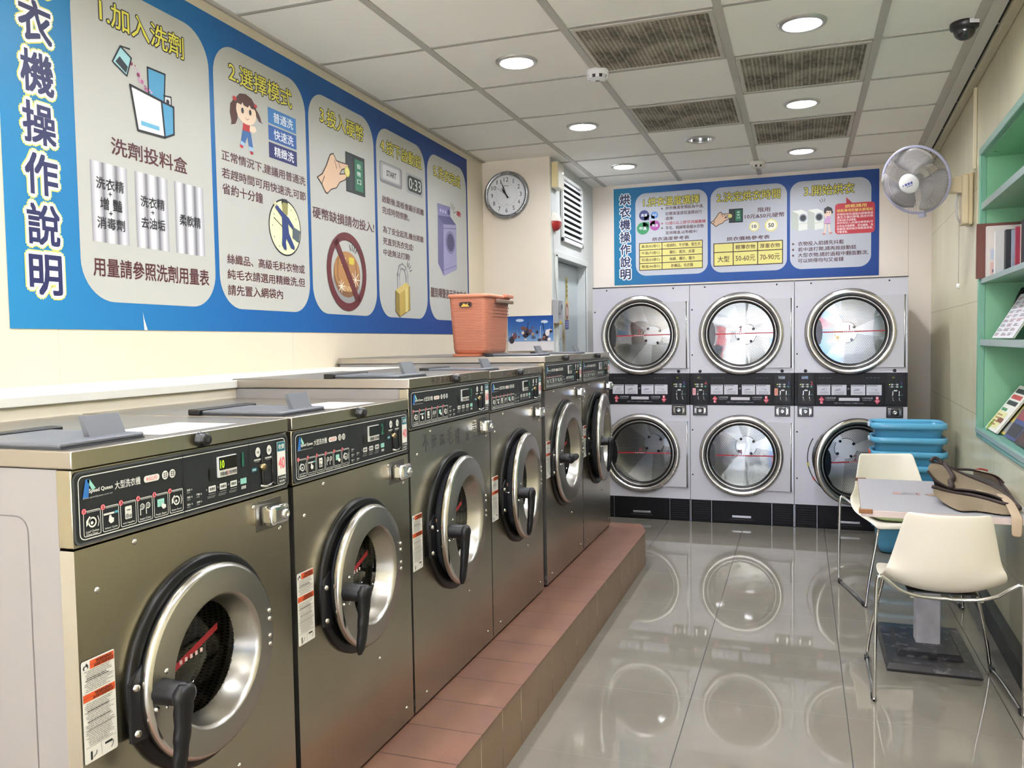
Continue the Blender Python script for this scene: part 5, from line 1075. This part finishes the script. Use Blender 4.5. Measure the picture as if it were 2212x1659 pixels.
b = PR(frame((0, -.1895, 0), (1, 0, 0), (0, 0, 1))); b.rr(-.040, .275, .035, .305, .012, '#5e352a', 1); b.rr(-.036, .278, .031, .302, .010, '#2a1a16', 2); b.fill([(-.030, .279), (-.012, .298), (.002, .290), (.014, .300), (.02, .28)][::-1], '#d9b34e', 3); b.circ(.02, .292, .008, '#141210', 4)
o = b.build('handle_hole', t); o.rotation_euler = (radians(3.2), 0, 0)
b = PR(frame((.1135, 0, 0), (0, 1, 0), (0, 0, 1)))
for r_ in range(5):
    for c in range(9): b.rect(-.12 + .028 * c + .014 * (r_ % 2), .215 + .018 * r_, -.105 + .028 * c + .014 * (r_ % 2), .221 + .018 * r_, '#3a211a', 1)
o = b.build('vent_slots', t); o.rotation_euler = (0, radians(2.5), 0)
b = MB(); b.box((.118, -.06, .292), (.138, .185, .312), P('#7c6657', .5), .004); b.box((.108, .07, .325), (.136, .195, .345), P('#c07a60', .4), .005); b.build('hinged_handle', t)
b = MB(); b.box((-.085, -.20, 0), (.07, .12, .012), P('#b86a4c', .45), .002); b.build('base_tray', t)
random.seed(5)
b = MB(); rws = []
for k in range(6):
    rws.append([(-.05 + .02 * i, .05 + .012 * k, .325 + .018 * sin(i * 1.7 + k) * sin(k * .6 + .2)) for i in range(6)])
b.grid(rws, P('#d9b34e', .8), True); o = b.build('yellow_cloth', None, (BX, BY, BZ), solid=.004); tag(o, 'yellow cloth peeking over the rim of the pink laundry basket', 'cloth')

# ================================================================== WALL FAN
def orient(axis):
    z = Vector(axis).normalized(); x = Vector((0, 0, 1)).cross(z).normalized(); y = z.cross(x); return x, y, z
v_ = Vector((-.115, -.979, -.166)); rr_ = Vector((.9435, .3309, -.016)); uu_ = Vector((-.0013, .0525, .9986))
ax = v_ * .728 + (rr_ * -.879 + uu_ * -.477) * .686
x, y, z = orient(ax); FC = Vector((.667, 5.66, 2.443))
MFAN = Matrix(((x.x, y.x, z.x, FC.x), (x.y, y.y, z.y, FC.y), (x.z, y.z, z.z, FC.z), (0, 0, 0, 1)))
t = thing('wall_fan', 'white oscillating wall fan with wire cage mounted beside the bookshelf', 'fan', MFAN)
WIRE = P('#b9b7bd', .35, .3); PLW = P('#dccba6', .4)
RF = .208
b = MB(); b.lathe([(RF - .008, -.008), (RF + .004, -.009), (RF + .006, 0), (RF + .004, .009), (RF - .008, .008)], P('#a7a5bb', .35), seg=64); b.box((-.02, -RF - .028, -.012), (.02, -RF - .002, .012), P('#a7a5bb', .35), .004); b.build('cage_rim', t)
for sgn, dep, nm in ((1, .085, 'front_cage'), (-1, .055, 'rear_cage')):
    b = MB(); N = 76
    for k in range(N):
        a = 2 * pi * k / N; sw = .55 if sgn > 0 else -.4; pts = []
        for i in range(7):
            f = i / 6; r_ = .055 + (RF - .055) * f; aa = a + sw * (1 - f); hgt = sgn * dep * (1 - f ** 2.6); pts.append((r_ * cos(aa), r_ * sin(aa), hgt))
        b.tube(pts, .00095, WIRE, 4)
    b.tube([(.14 * cos(2 * pi * i / 40), .14 * sin(2 * pi * i / 40), sgn * dep * (1 - .6 ** 2.6)) for i in range(40)], .0013, WIRE, 4, True)
    b.build(nm, t)
b = MB(); b.lathe([(0, .098), (.045, .096), (.060, .088), (.062, .080), (.055, .078)], P('#e9e8e4', .35), seg=40); hc = b.build('hub_cap', t)
b = PR(Matrix.Translation((0, 0, .0985)) @ Matrix.Rotation(radians(12), 4, 'Z')); b.star(-.030, .0, .007, '#4a4f9a', 1)
for q in range(3): b.rect(-.018 + .018 * q, -.006, -.004 + .018 * q, .008, '#5a5fa8', 1)
b.rect(-.012, -.016, .028, -.011, '#8f92b8', 1); b.build('maker_mark', hc)
for k in range(3):
    b = MB(); a0 = radians(100 + 120 * k); rws = []
    for i in range(9):
        f = i / 8; r_ = .035 + .165 * f; half = radians(16 + 34 * math.sin(min(1, f * 1.05) * pi * .62)); 
        if i == 8: half *= .72
        rws.append([(r_ * cos(a0 + half * (2 * j / 8 - 1) - .35 * f), r_ * sin(a0 + half * (2 * j / 8 - 1) - .35 * f), .012 - .028 * (2 * j / 8 - 1)) for j in range(9)])
    b.grid(rws, P('#97928c', .35), True); b.build('blade', t, solid=.002)
b = MB(); b.lathe([(0, .06), (.022, .058), (.026, .04), (.026, -.02), (.0, -.02)], P('#b3ae9c', .4), seg=24); b.build('blade_hub', t)
b = MB(); b.lathe([(.03, -.045), (.062, -.055), (.070, -.09), (.068, -.15), (.045, -.185), (0, -.19)], P('#d6cdb5', .4), seg=36); b.build('motor_housing', t)
# arm and wall bracket in world axes
IM = MFAN.inverted()
bx, by = xr(5.69), 5.69
b = MB(IM); BR_ = MR(0)
b.M = IM @ BR_; L0 = 5.69
b.prism([(-.205, 2.375), (-.06, 2.345), (-.06, 2.445), (-.205, 2.430)], L0 - .045, L0 + .045, PLW, 1); b.tube([(-.205, L0, 2.40), (-.24, L0 - .03, 2.395), (-.28, L0 - .02, 2.43)], .028, P('#cfc3a4', .4), 12); b.build('support_arm', t)
b = MB(IM @ BR_); b.box((-.062, L0 - .06, 2.155), (-.022, L0 + .06, 2.455), PLW, .010, 3); b.box((-.024, L0 - .07, 2.150), (-.002, L0 + .07, 2.460), P('#d2c19a', .4), .006); b.build('wall_bracket', t)
b = MB(IM @ BR_); b.tube([(-.075, L0 - .02, 2.345), (-.088, L0 - .03, 2.28), (-.082, L0 - .02, 2.20), (-.06, L0, 2.17)], .006, P('#cfcdd0', .4), 8); b.build('power_cord', t)
b = MB(IM @ BR_); b.tube([(-.07, L0 - .03, 2.16), (-.072, L0 - .03, 1.80)], .0012, P('#9a9788', .6), 5); b.lathe([(0, 0), (.010, -.002), (.011, -.03), (0, -.034)], P('#e8e6de', .4), (-.072, L0 - .03, 1.80), (0, 0, 1), 14); b.build('pull_cord', t)
o = MB(MR(0)); o.box((-.018, 5.52, 2.46), (-.001, 5.546, 2.93), P('#ddd5b8', .4), .002)
o = o.build('cable_duct'); tag(o, 'thin cream cable duct running up the right wall from the fan', 'cable duct')

# ================================================================== GREEN BOOK NICHE
G1, G2 = P('#7fb58f', .3), P('#8a9c98', .3)
t = thing('bookshelf', 'green shelving built into the right wall, holding books and magazines', 'bookshelf', MR(0))
b = MB(); b.box((.02, NY1 - .018, NZ0), (ND + .02, NY1 - .001, NZ1), G1); b.build('side_panel', t)
b = MB(); b.box((.02, NY0 + .001, NZ0), (ND + .02, NY0 + .018, NZ1), G1); b.build('side_panel', t)
b = MB(); b.box((ND + .005, NY0 + .001, NZ0), (ND + .028, NY1 - .001, NZ1), G1); b.build('back_panel', t)
b = MB(); b.box((.01, NY0 + .001, NZ1 - .022), (ND + .02, NY1 - .001, NZ1 - .002), G1); b.build('top_panel', t)
for z0, z1 in ((2.190, 2.225), (1.775, 1.800), (1.425, 1.458)):
    b = MB(); b.box((.004, NY0 + .018, z0), (ND + .01, NY1 - .018, z1), P('#7ea98c', .3), .002); b.box((-.004, NY0 + .018, z0 - .002), (.004, NY1 - .018, z1 + .001), G2, .002); b.build('shelf_board', t)
b = MB(); b.box((-.012, NY0 - .03, NZ0 - .045), (ND + .02, NY1 + .02, NZ0 + .012), P('#6f9f92', .3), .006); b.box((-.018, NY0 - .03, NZ0 - .02), (-.010, NY1 + .02, NZ0 + .008), G2, .003); b.build('bottom_sill', t)
for a, c in (((-.014, NY1 - .02, NZ0), (.022, NY1 + .022, NZ1 + .03)), ((-.014, NY0 - .03, NZ0), (.022, NY0 + .02, NZ1 + .03))): b = MB(); b.box(a, c, P('#72a68c', .3), .004); b.build('face_stile', t)
b = MB(); b.box((-.014, NY0, NZ1 - .012), (.022, NY1, NZ1 + .03), P('#739c8e', .3), .004); b.build('face_head', t)
MRm = MR(0)
def book(name, label, x0, x1, y0, y1, z0, h, cover, page='#d9d4c8', art=None, lean=0.0, group='books on the upper shelf'):
    """standing book, spine toward the room; x depth, y thickness"""
    t = thing(name, label, 'book', MRm @ Matrix.Translation((x0, (y0 + y1) / 2, z0)) @ Matrix.Rotation(radians(lean), 4, 'X'), group)
    th = (y1 - y0) / 2; d = x1 - x0
    b = MB(); b.box((0, -th, 0), (d, -th + .0025, h), cover, .0006); b.box((0, th - .0025, 0), (d, th, h), cover, .0006); b.box((-.0005, -th, 0), (.003, th, h), cover, .0008); b.build('cover', t)
    b = MB(); b.box((.003, -th + .0025, .003), (d - .004, th - .0025, h - .003), page); b.build('pages', t)
    if art:
        b = PR(frame((0, -th - .0002, 0), (1, 0, 0), (0, 0, 1))); art(b, d, h); b.build('cover_print', t)
def lines(c, n=5): 
    def f(b, d, h):
        for k in range(n): b.rect(d * .12, h * (.15 + .14 * k), d * (.6 + .3 * ((k * 37) % 10) / 10), h * (.19 + .14 * k), c, 1)
    return f
def moon(b, d, h):
    b.rect(0.004, h * .62, d - .002, h * .97, '#3d4468', 1); b.ring(d * .32, h * .66, .014, .005, '#c9cbd8', 2, 20); b.rect(d * .2, h * .08, d * .8, h * .32, '#6a5a48', 1); b.circ(d * .5, h * .22, .02, '#c9ced0', 2, .012); b.rect(d * .3, h * .09, d * .75, h * .16, '#b59a62', 2)
def pinkish(b, d, h): b.rect(d * .1, h * .06, d * .8, h * .3, '#d8b0a8', 1); b.rect(d * .15, h * .1, d * .6, h * .16, '#6a6f8a', 2); b.rect(d * .1, h * .35, d * .85, h * .55, '#b9c0cc', 1)
ZB = 1.8015
book('album', 'large brown album sticking out farthest left on the upper shelf', -.03, .185, 5.268, 5.300, ZB, .305, '#6b3a2e')
book('book', 'white book with pink and blue cover next to the brown album', .012, .19, 5.225, 5.262, ZB, .285, '#d8cfc8', art=pinkish)
book('book', 'thick plain white book right of the pink covered book', .045, .19, 5.165, 5.215, ZB, .250, '#d9d4d2')
book('book', 'black spined book on the upper shelf', .085, .195, 5.105, 5.155, ZB, .248, '#1e1f22', art=lines('#3c2a26', 3))
book('book', 'thin pale grey book between black and crimson books', .108, .20, 5.075, 5.098, ZB, .242, '#9aa2b4', art=lines('#d8c23a', 2))
book('book', 'crimson book on the upper shelf', .120, .20, 5.035, 5.066, ZB, .252, '#9c2443')
book('book', 'cream book beside the dark blue night cover', .137, .205, 5.000, 5.028, ZB, .262, '#cfc8b4')
book('book', 'dark blue book with a crescent moon on its cover', .133, .208, 4.86, 4.985, ZB, .275, '#15171f', art=moon)
book('book', 'tan book standing tallest behind the night cover', .165, .208, 4.78, 4.84, ZB, .300, '#b79a78')
book('book', 'white book with red spine at the right end of the upper shelf', .162, .208, 4.62, 4.74, ZB, .292, '#a8303c', page='#e4e2e0', art=lambda b, d, h: b.rect(.005, .004, d, h * .98, '#dcdadc', 1))
def mag(label, x0, y0, y1, z0, L, cover, art, tilt=33.0, th=.010, group=None):
    """magazine leaning back against the niche; its cover faces the room"""
    M = MRm @ Matrix.Translation((x0, y1, z0)) @ Matrix.Rotation(radians(tilt), 4, 'Y')
    t = thing('magazine', label, 'magazine', M, group or 'magazines leaning on the lower shelves')
    w = y1 - y0
    b = MB(); b.box((-th, -w, .002), (-th + .0012, 0, L), cover); b.build('cover', t)
    b = MB(); b.box((-th + .0013, -w + .002, .003), (0, -.001, L - .002), '#d5d1c8'); b.build('pages', t)
    b = PR(frame((-th - .0001, 0, 0), (0, -1, 0), (0, 0, 1))); art(b, w, L); b.build('cover_print', t)
def news(b, w, L):
    random.seed(21)
    for r_ in range(9):
        for c in range(3):
            u = w * (.05 + .31 * c); v = L * (.06 + .1 * r_)
            for q in range(3): b.rect(u, v + .006 * q, u + w * random.uniform(.12, .25), v + .006 * q + .003, random.choice(('#55555c', '#9a4a50', '#6a6a72')), 1)
def travel(b, w, L):
    b.rect(.0, .02, w * .75, L * .42, '#d2cf96', 1); b.rect(w * .08, L * .44, w * .5, L * .5, '#4f8a60', 1); b.circ(w * .2, .03, .035, '#7fa33c', 2)
    for k in range(4): b.rect(w * .1, L * (.12 + .07 * k), w * .5, L * (.155 + .07 * k), '#a9855c', 2)
    for k, c in enumerate(('#2b2b30', '#b23a3e', '#2b2b30')): b.rect(w * .1, L * (.58 + .13 * k), w * .85, L * (.67 + .13 * k), c, 1)
    b.rect(w * .4, L * .2, w * .8, L * .3, '#7a4a3c', 2)
def blocks(cols):
    def f(b, w, L):
        for k, c in enumerate(cols): b.rect(w * .06, L * (.06 + .3 * k), w * (.94 - .15 * (k % 2)), L * (.28 + .3 * k), c, 1)
    return f
zs_, zd_ = 1.460, .959
mag('newspaper style magazine with small print leaning on the middle shelf', .030, 4.55, 5.10, zs_, .27, '#d0cdd2', news, 30)
o = MB(MRm); rws = []
for k in range(7):
    f = k / 6; rws.append([(.085 + .10 * f + .010 * sin(3 * i + k), 5.27 - .026 * i - .03 * f, zs_ + .005 + .27 * f - .03 * (i == 0) * f) for i in range(6)])
o.grid(rws, P('#15141a', .3), True); o = o.build('plastic_bag', solid=.012); tag(o, 'crumpled black plastic bag behind the newspaper on the middle shelf', 'bag')
mag('white magazine with green arrow leaning at the left of the bottom shelf', .022, 4.90, 5.22, zd_, .29, '#d8d6cc', travel, 35)
mag('yellow topped magazine behind the white one on the bottom shelf', .048, 4.82, 5.10, zd_, .28, '#b9a64e', blocks(('#8a8a84', '#9a8f5a', '#b8b09a')), 35)
mag('red and blue magazine on the bottom shelf', .040, 4.52, 4.79, zd_, .30, '#3c4a78', blocks(('#2a2a30', '#8a3a40', '#b8404a')), 31)
mag('dark magazine with orange band on the bottom shelf', .032, 4.22, 4.50, zd_, .27, '#1f1b1c', blocks(('#3a2220', '#b4502c', '#6a3a2c')), 35)
mag('bright blue magazine at the right edge of the bottom shelf', .020, 3.92, 4.20, zd_, .22, '#2f5fae', blocks(('#c9d4e6', '#3d6fc0')), 38)
# ================================================================== TABLE
TZ = .742
TW, TD = .645, .85
MT = Matrix.Translation((.247, 3.80, 0)) @ Matrix.Rotation(radians(-2.5), 4, 'Z')
t = thing('cafe_table', 'grey topped pedestal table against the right wall', 'table', MT)
n_ = NT('grey_laminate'); LAM = n_.out(n_.mix(n_.ramp(n_.noise(140, 2), .35, .65), '#9c9a9d', '#a9a7aa'), .32)
b = MB(); b.box((0, 0, TZ - .030), (TW, TD, TZ - .001), P('#cbb9b3', .4), .002); b.box((.001, .001, TZ - .0012), (TW - .001, TD - .001, TZ), LAM); tt = b.build('table_top', t)
b = PR(Matrix.Translation((.165, .42, TZ + .0002)))
b.rect(-.02, .00, .01, .06, '#a8877f', 1); b.frame(.012, .004, .085, .056, .004, .004, '#a98d86', 1); b.line([(.02, .02), (.035, .036), (.05, .02), (.07, .026)], .005, '#4d4a52', 1); b.fill([(.085, .0), (.095, .0), (.10, .056), (.08, .056)], '#a57f78', 1)
A = [(.205 + .085 * cos(2 * pi * i / 30), .022 + .036 * sin(2 * pi * i / 30)) for i in range(31)]; b.line(A, .005, '#ad9072', 1); b.circ(.15, .022, .02, '#a88d72', 1, .018); b.build('worn_print', tt)
b = MB(); b.box((-.010, -.004, TZ - .016), (.045, .012, TZ + .0025), P('#8a5a30', .5), .002); b.build('edge_clip', t)
b = MB(); b.box((-.012, TD - .008, TZ - .014), (.040, TD + .006, TZ + .003), P('#5f3a22', .5), .002); b.build('edge_clip', t)
nb = NT('worn_grey_post'); mp = nb.out(nb.mix(nb.ramp(nb.noise(6, 5), .4, .65), '#a3a2a8', '#c3c2c7'), .4)
b = MB(); b.M = MT.inverted(); b.box((.508, 4.175, .05), (.612, 4.26, TZ - .03), mp, .003); b.build('post', t)
bm_ = NT('chipped_black_base'); mb_ = bm_.out(bm_.mix(bm_.ramp(bm_.noise(26, 5), .55, .66, 0, .5), '#26262a', '#7a7674'), .3)
x0, x1, y0, y1 = .362, .742, 3.925, 4.515
b = MB(MT.inverted())
b.box((x0, y0, .004), (x1, y1, .012), P('#141416', .5)); b.grid([[(x0, y0, .012), (x1, y0, .012), (x1, y1, .012), (x0, y1, .012)], [(x0 + .012, y0 + .015, .034), (x1 - .012, y0 + .015, .034), (x1 - .012, y1 - .015, .034), (x0 + .012, y1 - .015, .034)], [(x0 + .055, y0 + .11, .036), (x1 - .055, y0 + .11, .036), (x1 - .055, y1 - .11, .036), (x0 + .055, y1 - .11, .036)], [(x0 + .068, y0 + .13, .056), (x1 - .068, y0 + .13, .056), (x1 - .068, y1 - .13, .056), (x0 + .068, y1 - .13, .056)]], mb_, False, True)
b.face([b.v(p) for p in ((x0 + .068, y0 + .13, .056), (x1 - .068, y0 + .13, .056), (x1 - .068, y1 - .13, .056), (x0 + .068, y1 - .13, .056))], mb_); b.build('base_plate', t)
# ================================================================== CHAIRS
IV = P('#e9e2d2', .33)
def smooth_path(pts, n=6, closed=False):
    P_ = [Vector(p) for p in pts]; out = []; m = len(P_)
    for i in range(m if closed else m - 1):
        p0, p1, p2, p3 = (P_[(i - 1) % m] if closed or i else P_[i]), P_[i], P_[(i + 1) % m], (P_[(i + 2) % m] if closed or i + 2 < m else P_[(i + 1) % m])
        for k in range(n):
            s = k / n; out.append(.5 * ((2 * p1) + (-p0 + p2) * s + (2 * p0 - 5 * p1 + 4 * p2 - p3) * s * s + (-p0 + 3 * p1 - 3 * p2 + p3) * s ** 3))
    if not closed: out.append(P_[-1])
    return out
def chair(x, y, rot, label, pad=False):
    t = thing('shell_chair', label, 'chair', Matrix.Translation((x, y, 0)) @ Matrix.Rotation(radians(rot), 4, 'Z'), 'white shell chairs at the table')
    # shell: rows from the front lip over the seat and up the back (front is +y)
    prof = [(.235, .432, .190, .000), (.222, .450, .205, .002), (.17, .455, .222, .012), (.08, .448, .232, .022), (-.02, .442, .236, .032), (-.10, .440, .234, .048), (-.165, .447, .226, .070), (-.205, .487, .218, .085), (-.226, .54, .208, .080), (-.238, .60, .196, .068), (-.248, .67, .180, .054), (-.258, .74, .163, .040), (-.264, .788, .152, .030)]
    rows = []
    for (yy, zz, hw, curl) in prof:
        r_ = []
        for j in range(13):
            s = 2 * j / 12 - 1; back = min(1, max(0, (zz - .45) / .12)); seat = 1 - back
            e = abs(s) ** 2.4
            r_.append((hw * s, yy + curl * e * back, zz + curl * e * seat - (.006 if zz > .75 else 0) * (1 - e)))
        rows.append(r_)
    b = MB(); b.grid(rows, IV, True); b.build('shell', t, sub=2, solid=.009)
    fr = [(0, -.190, .430), (-.10, -.200, .436), (-.17, -.225, .462), (-.215, -.243, .500), (-.246, -.250, .520), (-.258, -.250, .500), (-.262, -.248, .40), (-.265, -.246, .12), (-.266, -.245, .022), (-.266, -.235, .010), (-.262, -.10, .016), (-.258, .10, .016), (-.252, .232, .010), (-.251, .243, .022), (-.235, .238, .14), (-.195, .222, .34), (-.175, .21, .428), (-.13, .19, .436), (0, .18, .436)]
    pts = fr + [(-p[0], p[1], p[2]) for p in fr[-2:0:-1]]
    b = MB(); b.tube(smooth_path(pts, 5, True), .0075, CHROME, 10, True); b.build('wire_frame', t)
    b = MB(); b.box((-.13, -.13, .430), (.13, .15, .437), P('#2b2b2d', .5), .003)
    for q in (-.12, -.07, .08, .13): b.lathe([(0, -.006), (.008, -.005), (.009, 0)], P('#d9d4c8', .4), (q, -.180, .428), (0, 0, 1), 12)
    b.build('seat_bracket', t)
    for (u, v) in ((-.266, -.215), (.266, -.215), (-.254, .215), (.254, .215)): b = MB(); b.box((u - .010, v - .016, .0), (u + .010, v + .016, .022), P('#151516', .4), .004); b.build('foot_glide', t)
    if pad:
        b = MB(); rws = []
        for yy, zz, hw in ((.19, .464, .165), (.185, .475, .185), (.10, .472, .200), (0, .464, .200), (-.09, .466, .195), (-.13, .474, .185), (-.14, .468, .17)): rws.append([(hw * (2 * j / 8 - 1), yy, zz + .012 * abs(2 * j / 8 - 1) ** 2) for j in range(9)])
        b.grid(rws, P('#7f8a5a', .8), True); b.build('seat_pad', t, sub=1, solid=.008)
chair(.5455, 3.822, 1.0, 'ivory shell chair with its back to the camera, in front of the table')
chair(.532, 5.12, 192.5, 'ivory shell chair with olive seat pad on the far side of the table', True)

# ================================================================== BLUE BASKETS
BLU = ('#4f97bb', '#5aa3c6')
def tub(k, x, y, z, rot, col, label):
    t = thing('wash_basket', label, 'basket', Matrix.Translation((x, y, z)) @ Matrix.Rotation(radians(rot), 4, 'Z'), 'blue plastic baskets stacked by the right wall')
    m = P(col, .22, spec=.6)
    b = MB(); out = [(0.0, .165, .105, .05), (.004, .178, .118, .055), (.05, .190, .130, .06), (.205, .214, .152, .065), (.214, .222, .160, .068)]
    rws = [[(px, py, z_) for px, py in rrect(hx, hy, r_, 7)] for z_, hx, hy, r_ in out]
    inn = [(.214, .216, .154, .066), (.06, .184, .124, .058), (.006, .172, .112, .05)]
    rws += [[(px, py, z_) for px, py in rrect(hx, hy, r_, 7)] for z_, hx, hy, r_ in inn]
    b.grid(rws, m, True, True); b.face([b.v(p) for p in rws[0]], m); b.face([b.v(p) for p in rws[-1]], m); b.build('tub', t)
    b = MB(); rws = [[(px, py, z_) for px, py in rrect(hx, hy, r_, 7)] for z_, hx, hy, r_ in ((.188, .213, .151, .065), (.186, .232, .170, .072), (.200, .237, .175, .075), (.222, .236, .174, .074), (.228, .228, .166, .07), (.214, .215, .153, .066))]; b.grid(rws, P(BLU[1], .2, spec=.6), True, True); b.build('rim', t)
    b = MB()
    for s_ in (-1, 1): b.box((s_ * .234, -.045, .192), (s_ * .246, .045, .218), P('#b8433c' if (k == 5 and s_ < 0) else '#b9c6d0', .35), .004)
    b.build('handle_clip', t)
pos = ('topmost', 'second from the top', 'third from the top', 'fourth from the top', 'fifth from the top', 'sixth from the top', 'second from the floor', 'lowest on the floor')
N = 8
random.seed(2)
for k in range(N):
    z = .004 + .0955 * k; tub(k, .690 + random.uniform(-.003, .003), 6.20 + random.uniform(-.003, .003), z, random.uniform(-.6, .6), BLU[0], 'blue basket of the stack by the wall, ' + pos[N - 1 - k])

# ================================================================== CANVAS BAG ON THE TABLE
CAN = m_canvas(); BRN = P('#33241f', .7)
BGO = Vector((.72, 4.12, TZ))
t = thing('canvas_bag', 'beige canvas bag with dark brown piping lying on the table', 'bag', BGO)
RA = [(-.172, -.115, .050), (-.144, -.125, .018), (-.12, -.211, .006), (-.094, -.318, .006), (-.042, -.27, .006), (.006, -.286, .006), (.053, -.335, .006), (.099, -.319, .006), (.140, -.235, .006)]
RB = [(-.17, -.09, .071), (-.12, -.09, .057), (-.075, -.09, .046), (-.02, -.095, .042), (.022, -.153, .040), (.055, -.207, .038), (.082, -.24, .035), (.118, -.229, .026), (.137, -.255, .018)]
RC = [(-.135, .04, .060), (-.101, .04, .043), (-.054, .04, .032), (.002, .04, .026), (.047, -.016, .026), (.079, -.085, .026), (.102, -.142, .024), (.132, -.165, .018), (.142, -.24, .016)]
RD = [(-.181, -.04, .135), (-.15, -.04, .093), (-.091, -.04, .058), (-.039, -.04, .054), (.012, -.06, .052), (.055, -.117, .050), (.08, -.19, .047), (.116, -.206, .032), (.138, -.25, .022)]
RE = [(-.173, .03, .146), (-.122, .03, .133), (-.069, .03, .100), (-.019, .03, .082), (.031, .02, .066), (.066, -.06, .058), (.089, -.16, .052), (.118, -.20, .036), (.139, -.245, .024)]
RF_ = [(-.148, .12, .153), (-.09, .12, .142), (-.055, .12, .120), (-.004, .12, .094), (.053, .12, .070), (.11, .10, .048), (.124, -.02, .044), (.138, -.122, .032), (.141, -.232, .022)]
RG = [(-.122, .27, .125), (-.056, .27, .113), (-.016, .27, .101), (.043, .27, .099), (.111, .27, .088), (.150, .27, .072), (.165, .22, .045), (.165, .10, .030), (.150, -.10, .020)]
RH = [(-.115, .30, .006), (-.05, .30, .006), (-.01, .30, .006), (.045, .30, .006), (.11, .30, .006), (.158, .29, .006), (.172, .23, .006), (.170, .10, .006), (.153, -.10, .006)]
b = MB(); b.grid([RA, RB], CAN); b.build('lower_flap', t, sub=2, solid=.004)
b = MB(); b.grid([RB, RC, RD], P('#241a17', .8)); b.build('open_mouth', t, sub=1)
b = MB(); b.grid([RD, RE, RF_], CAN); b.build('upper_flap', t, sub=2, solid=.004)
b = MB(); b.grid([RF_, RG, RH], P('#3d352f', .85)); b.build('mesh_pocket', t, sub=1)
b = MB(); b.grid([[(p[0] + .012, p[1] - .03, p[2] + .004) for p in RG[3:7]], [(p[0] + .012, p[1] + .012, p[2] + .012) for p in RG[3:7]], [(p[0] + .012, p[1] + .035, .02) for p in RG[3:7]]], P('#9a8a78', .85)); b.build('back_panel', t, sub=1, solid=.003)
for row, r_ in ((RB, .008), (RD, .005), (RF_, .006), (RG[1:], .006)):
    b = MB(); b.tube(smooth_path([(p[0], p[1], p[2] + .002) for p in row], 4), r_, BRN, 8); b.build('piping', t)
b = MB(); b.tube(smooth_path([RF_[1], RE[2], (-.085, -.005, .085), (-.082, -.03, .07), RD[2]], 4), .013, BRN, 10); b.build('piping', t)
b = MB(); b.tube(smooth_path([(-.05, -.02, .060), (0, -.03, .056), (.05, -.09, .052), (.085, -.17, .048)], 4), .004, P('#c9b98a', .6), 6); b.build('zipper', t)
b = MB(); b.tube(smooth_path([(-.150, .10, .158), (-.135, .12, .172), (-.115, .13, .166), (-.10, .125, .150)], 4), .008, BRN, 8); b.build('carry_loop', t)
b = MB(); b.tube(smooth_path([(.06, .285, .096), (.09, .29, .104), (.12, .285, .097)], 4), .005, P('#8f3a2a', .6), 8); b.build('red_tab', t)
b = MB(); cl = [(.085, -.13, .060), (.098, -.20, .052), (.104, -.27, .030), (.103, -.315, .014), (.102, -.352, .010), (.101, -.366, .002), (.100, -.370, -.03), (.099, -.371, -.075)]
b.grid([[(p[0] - .019, p[1] + .006, p[2]), (p[0], p[1], p[2] + .001), (p[0] + .019, p[1] - .006, p[2])] for p in cl], P('#a8957c', .85)); b.build('strap', t, sub=1, solid=.003)
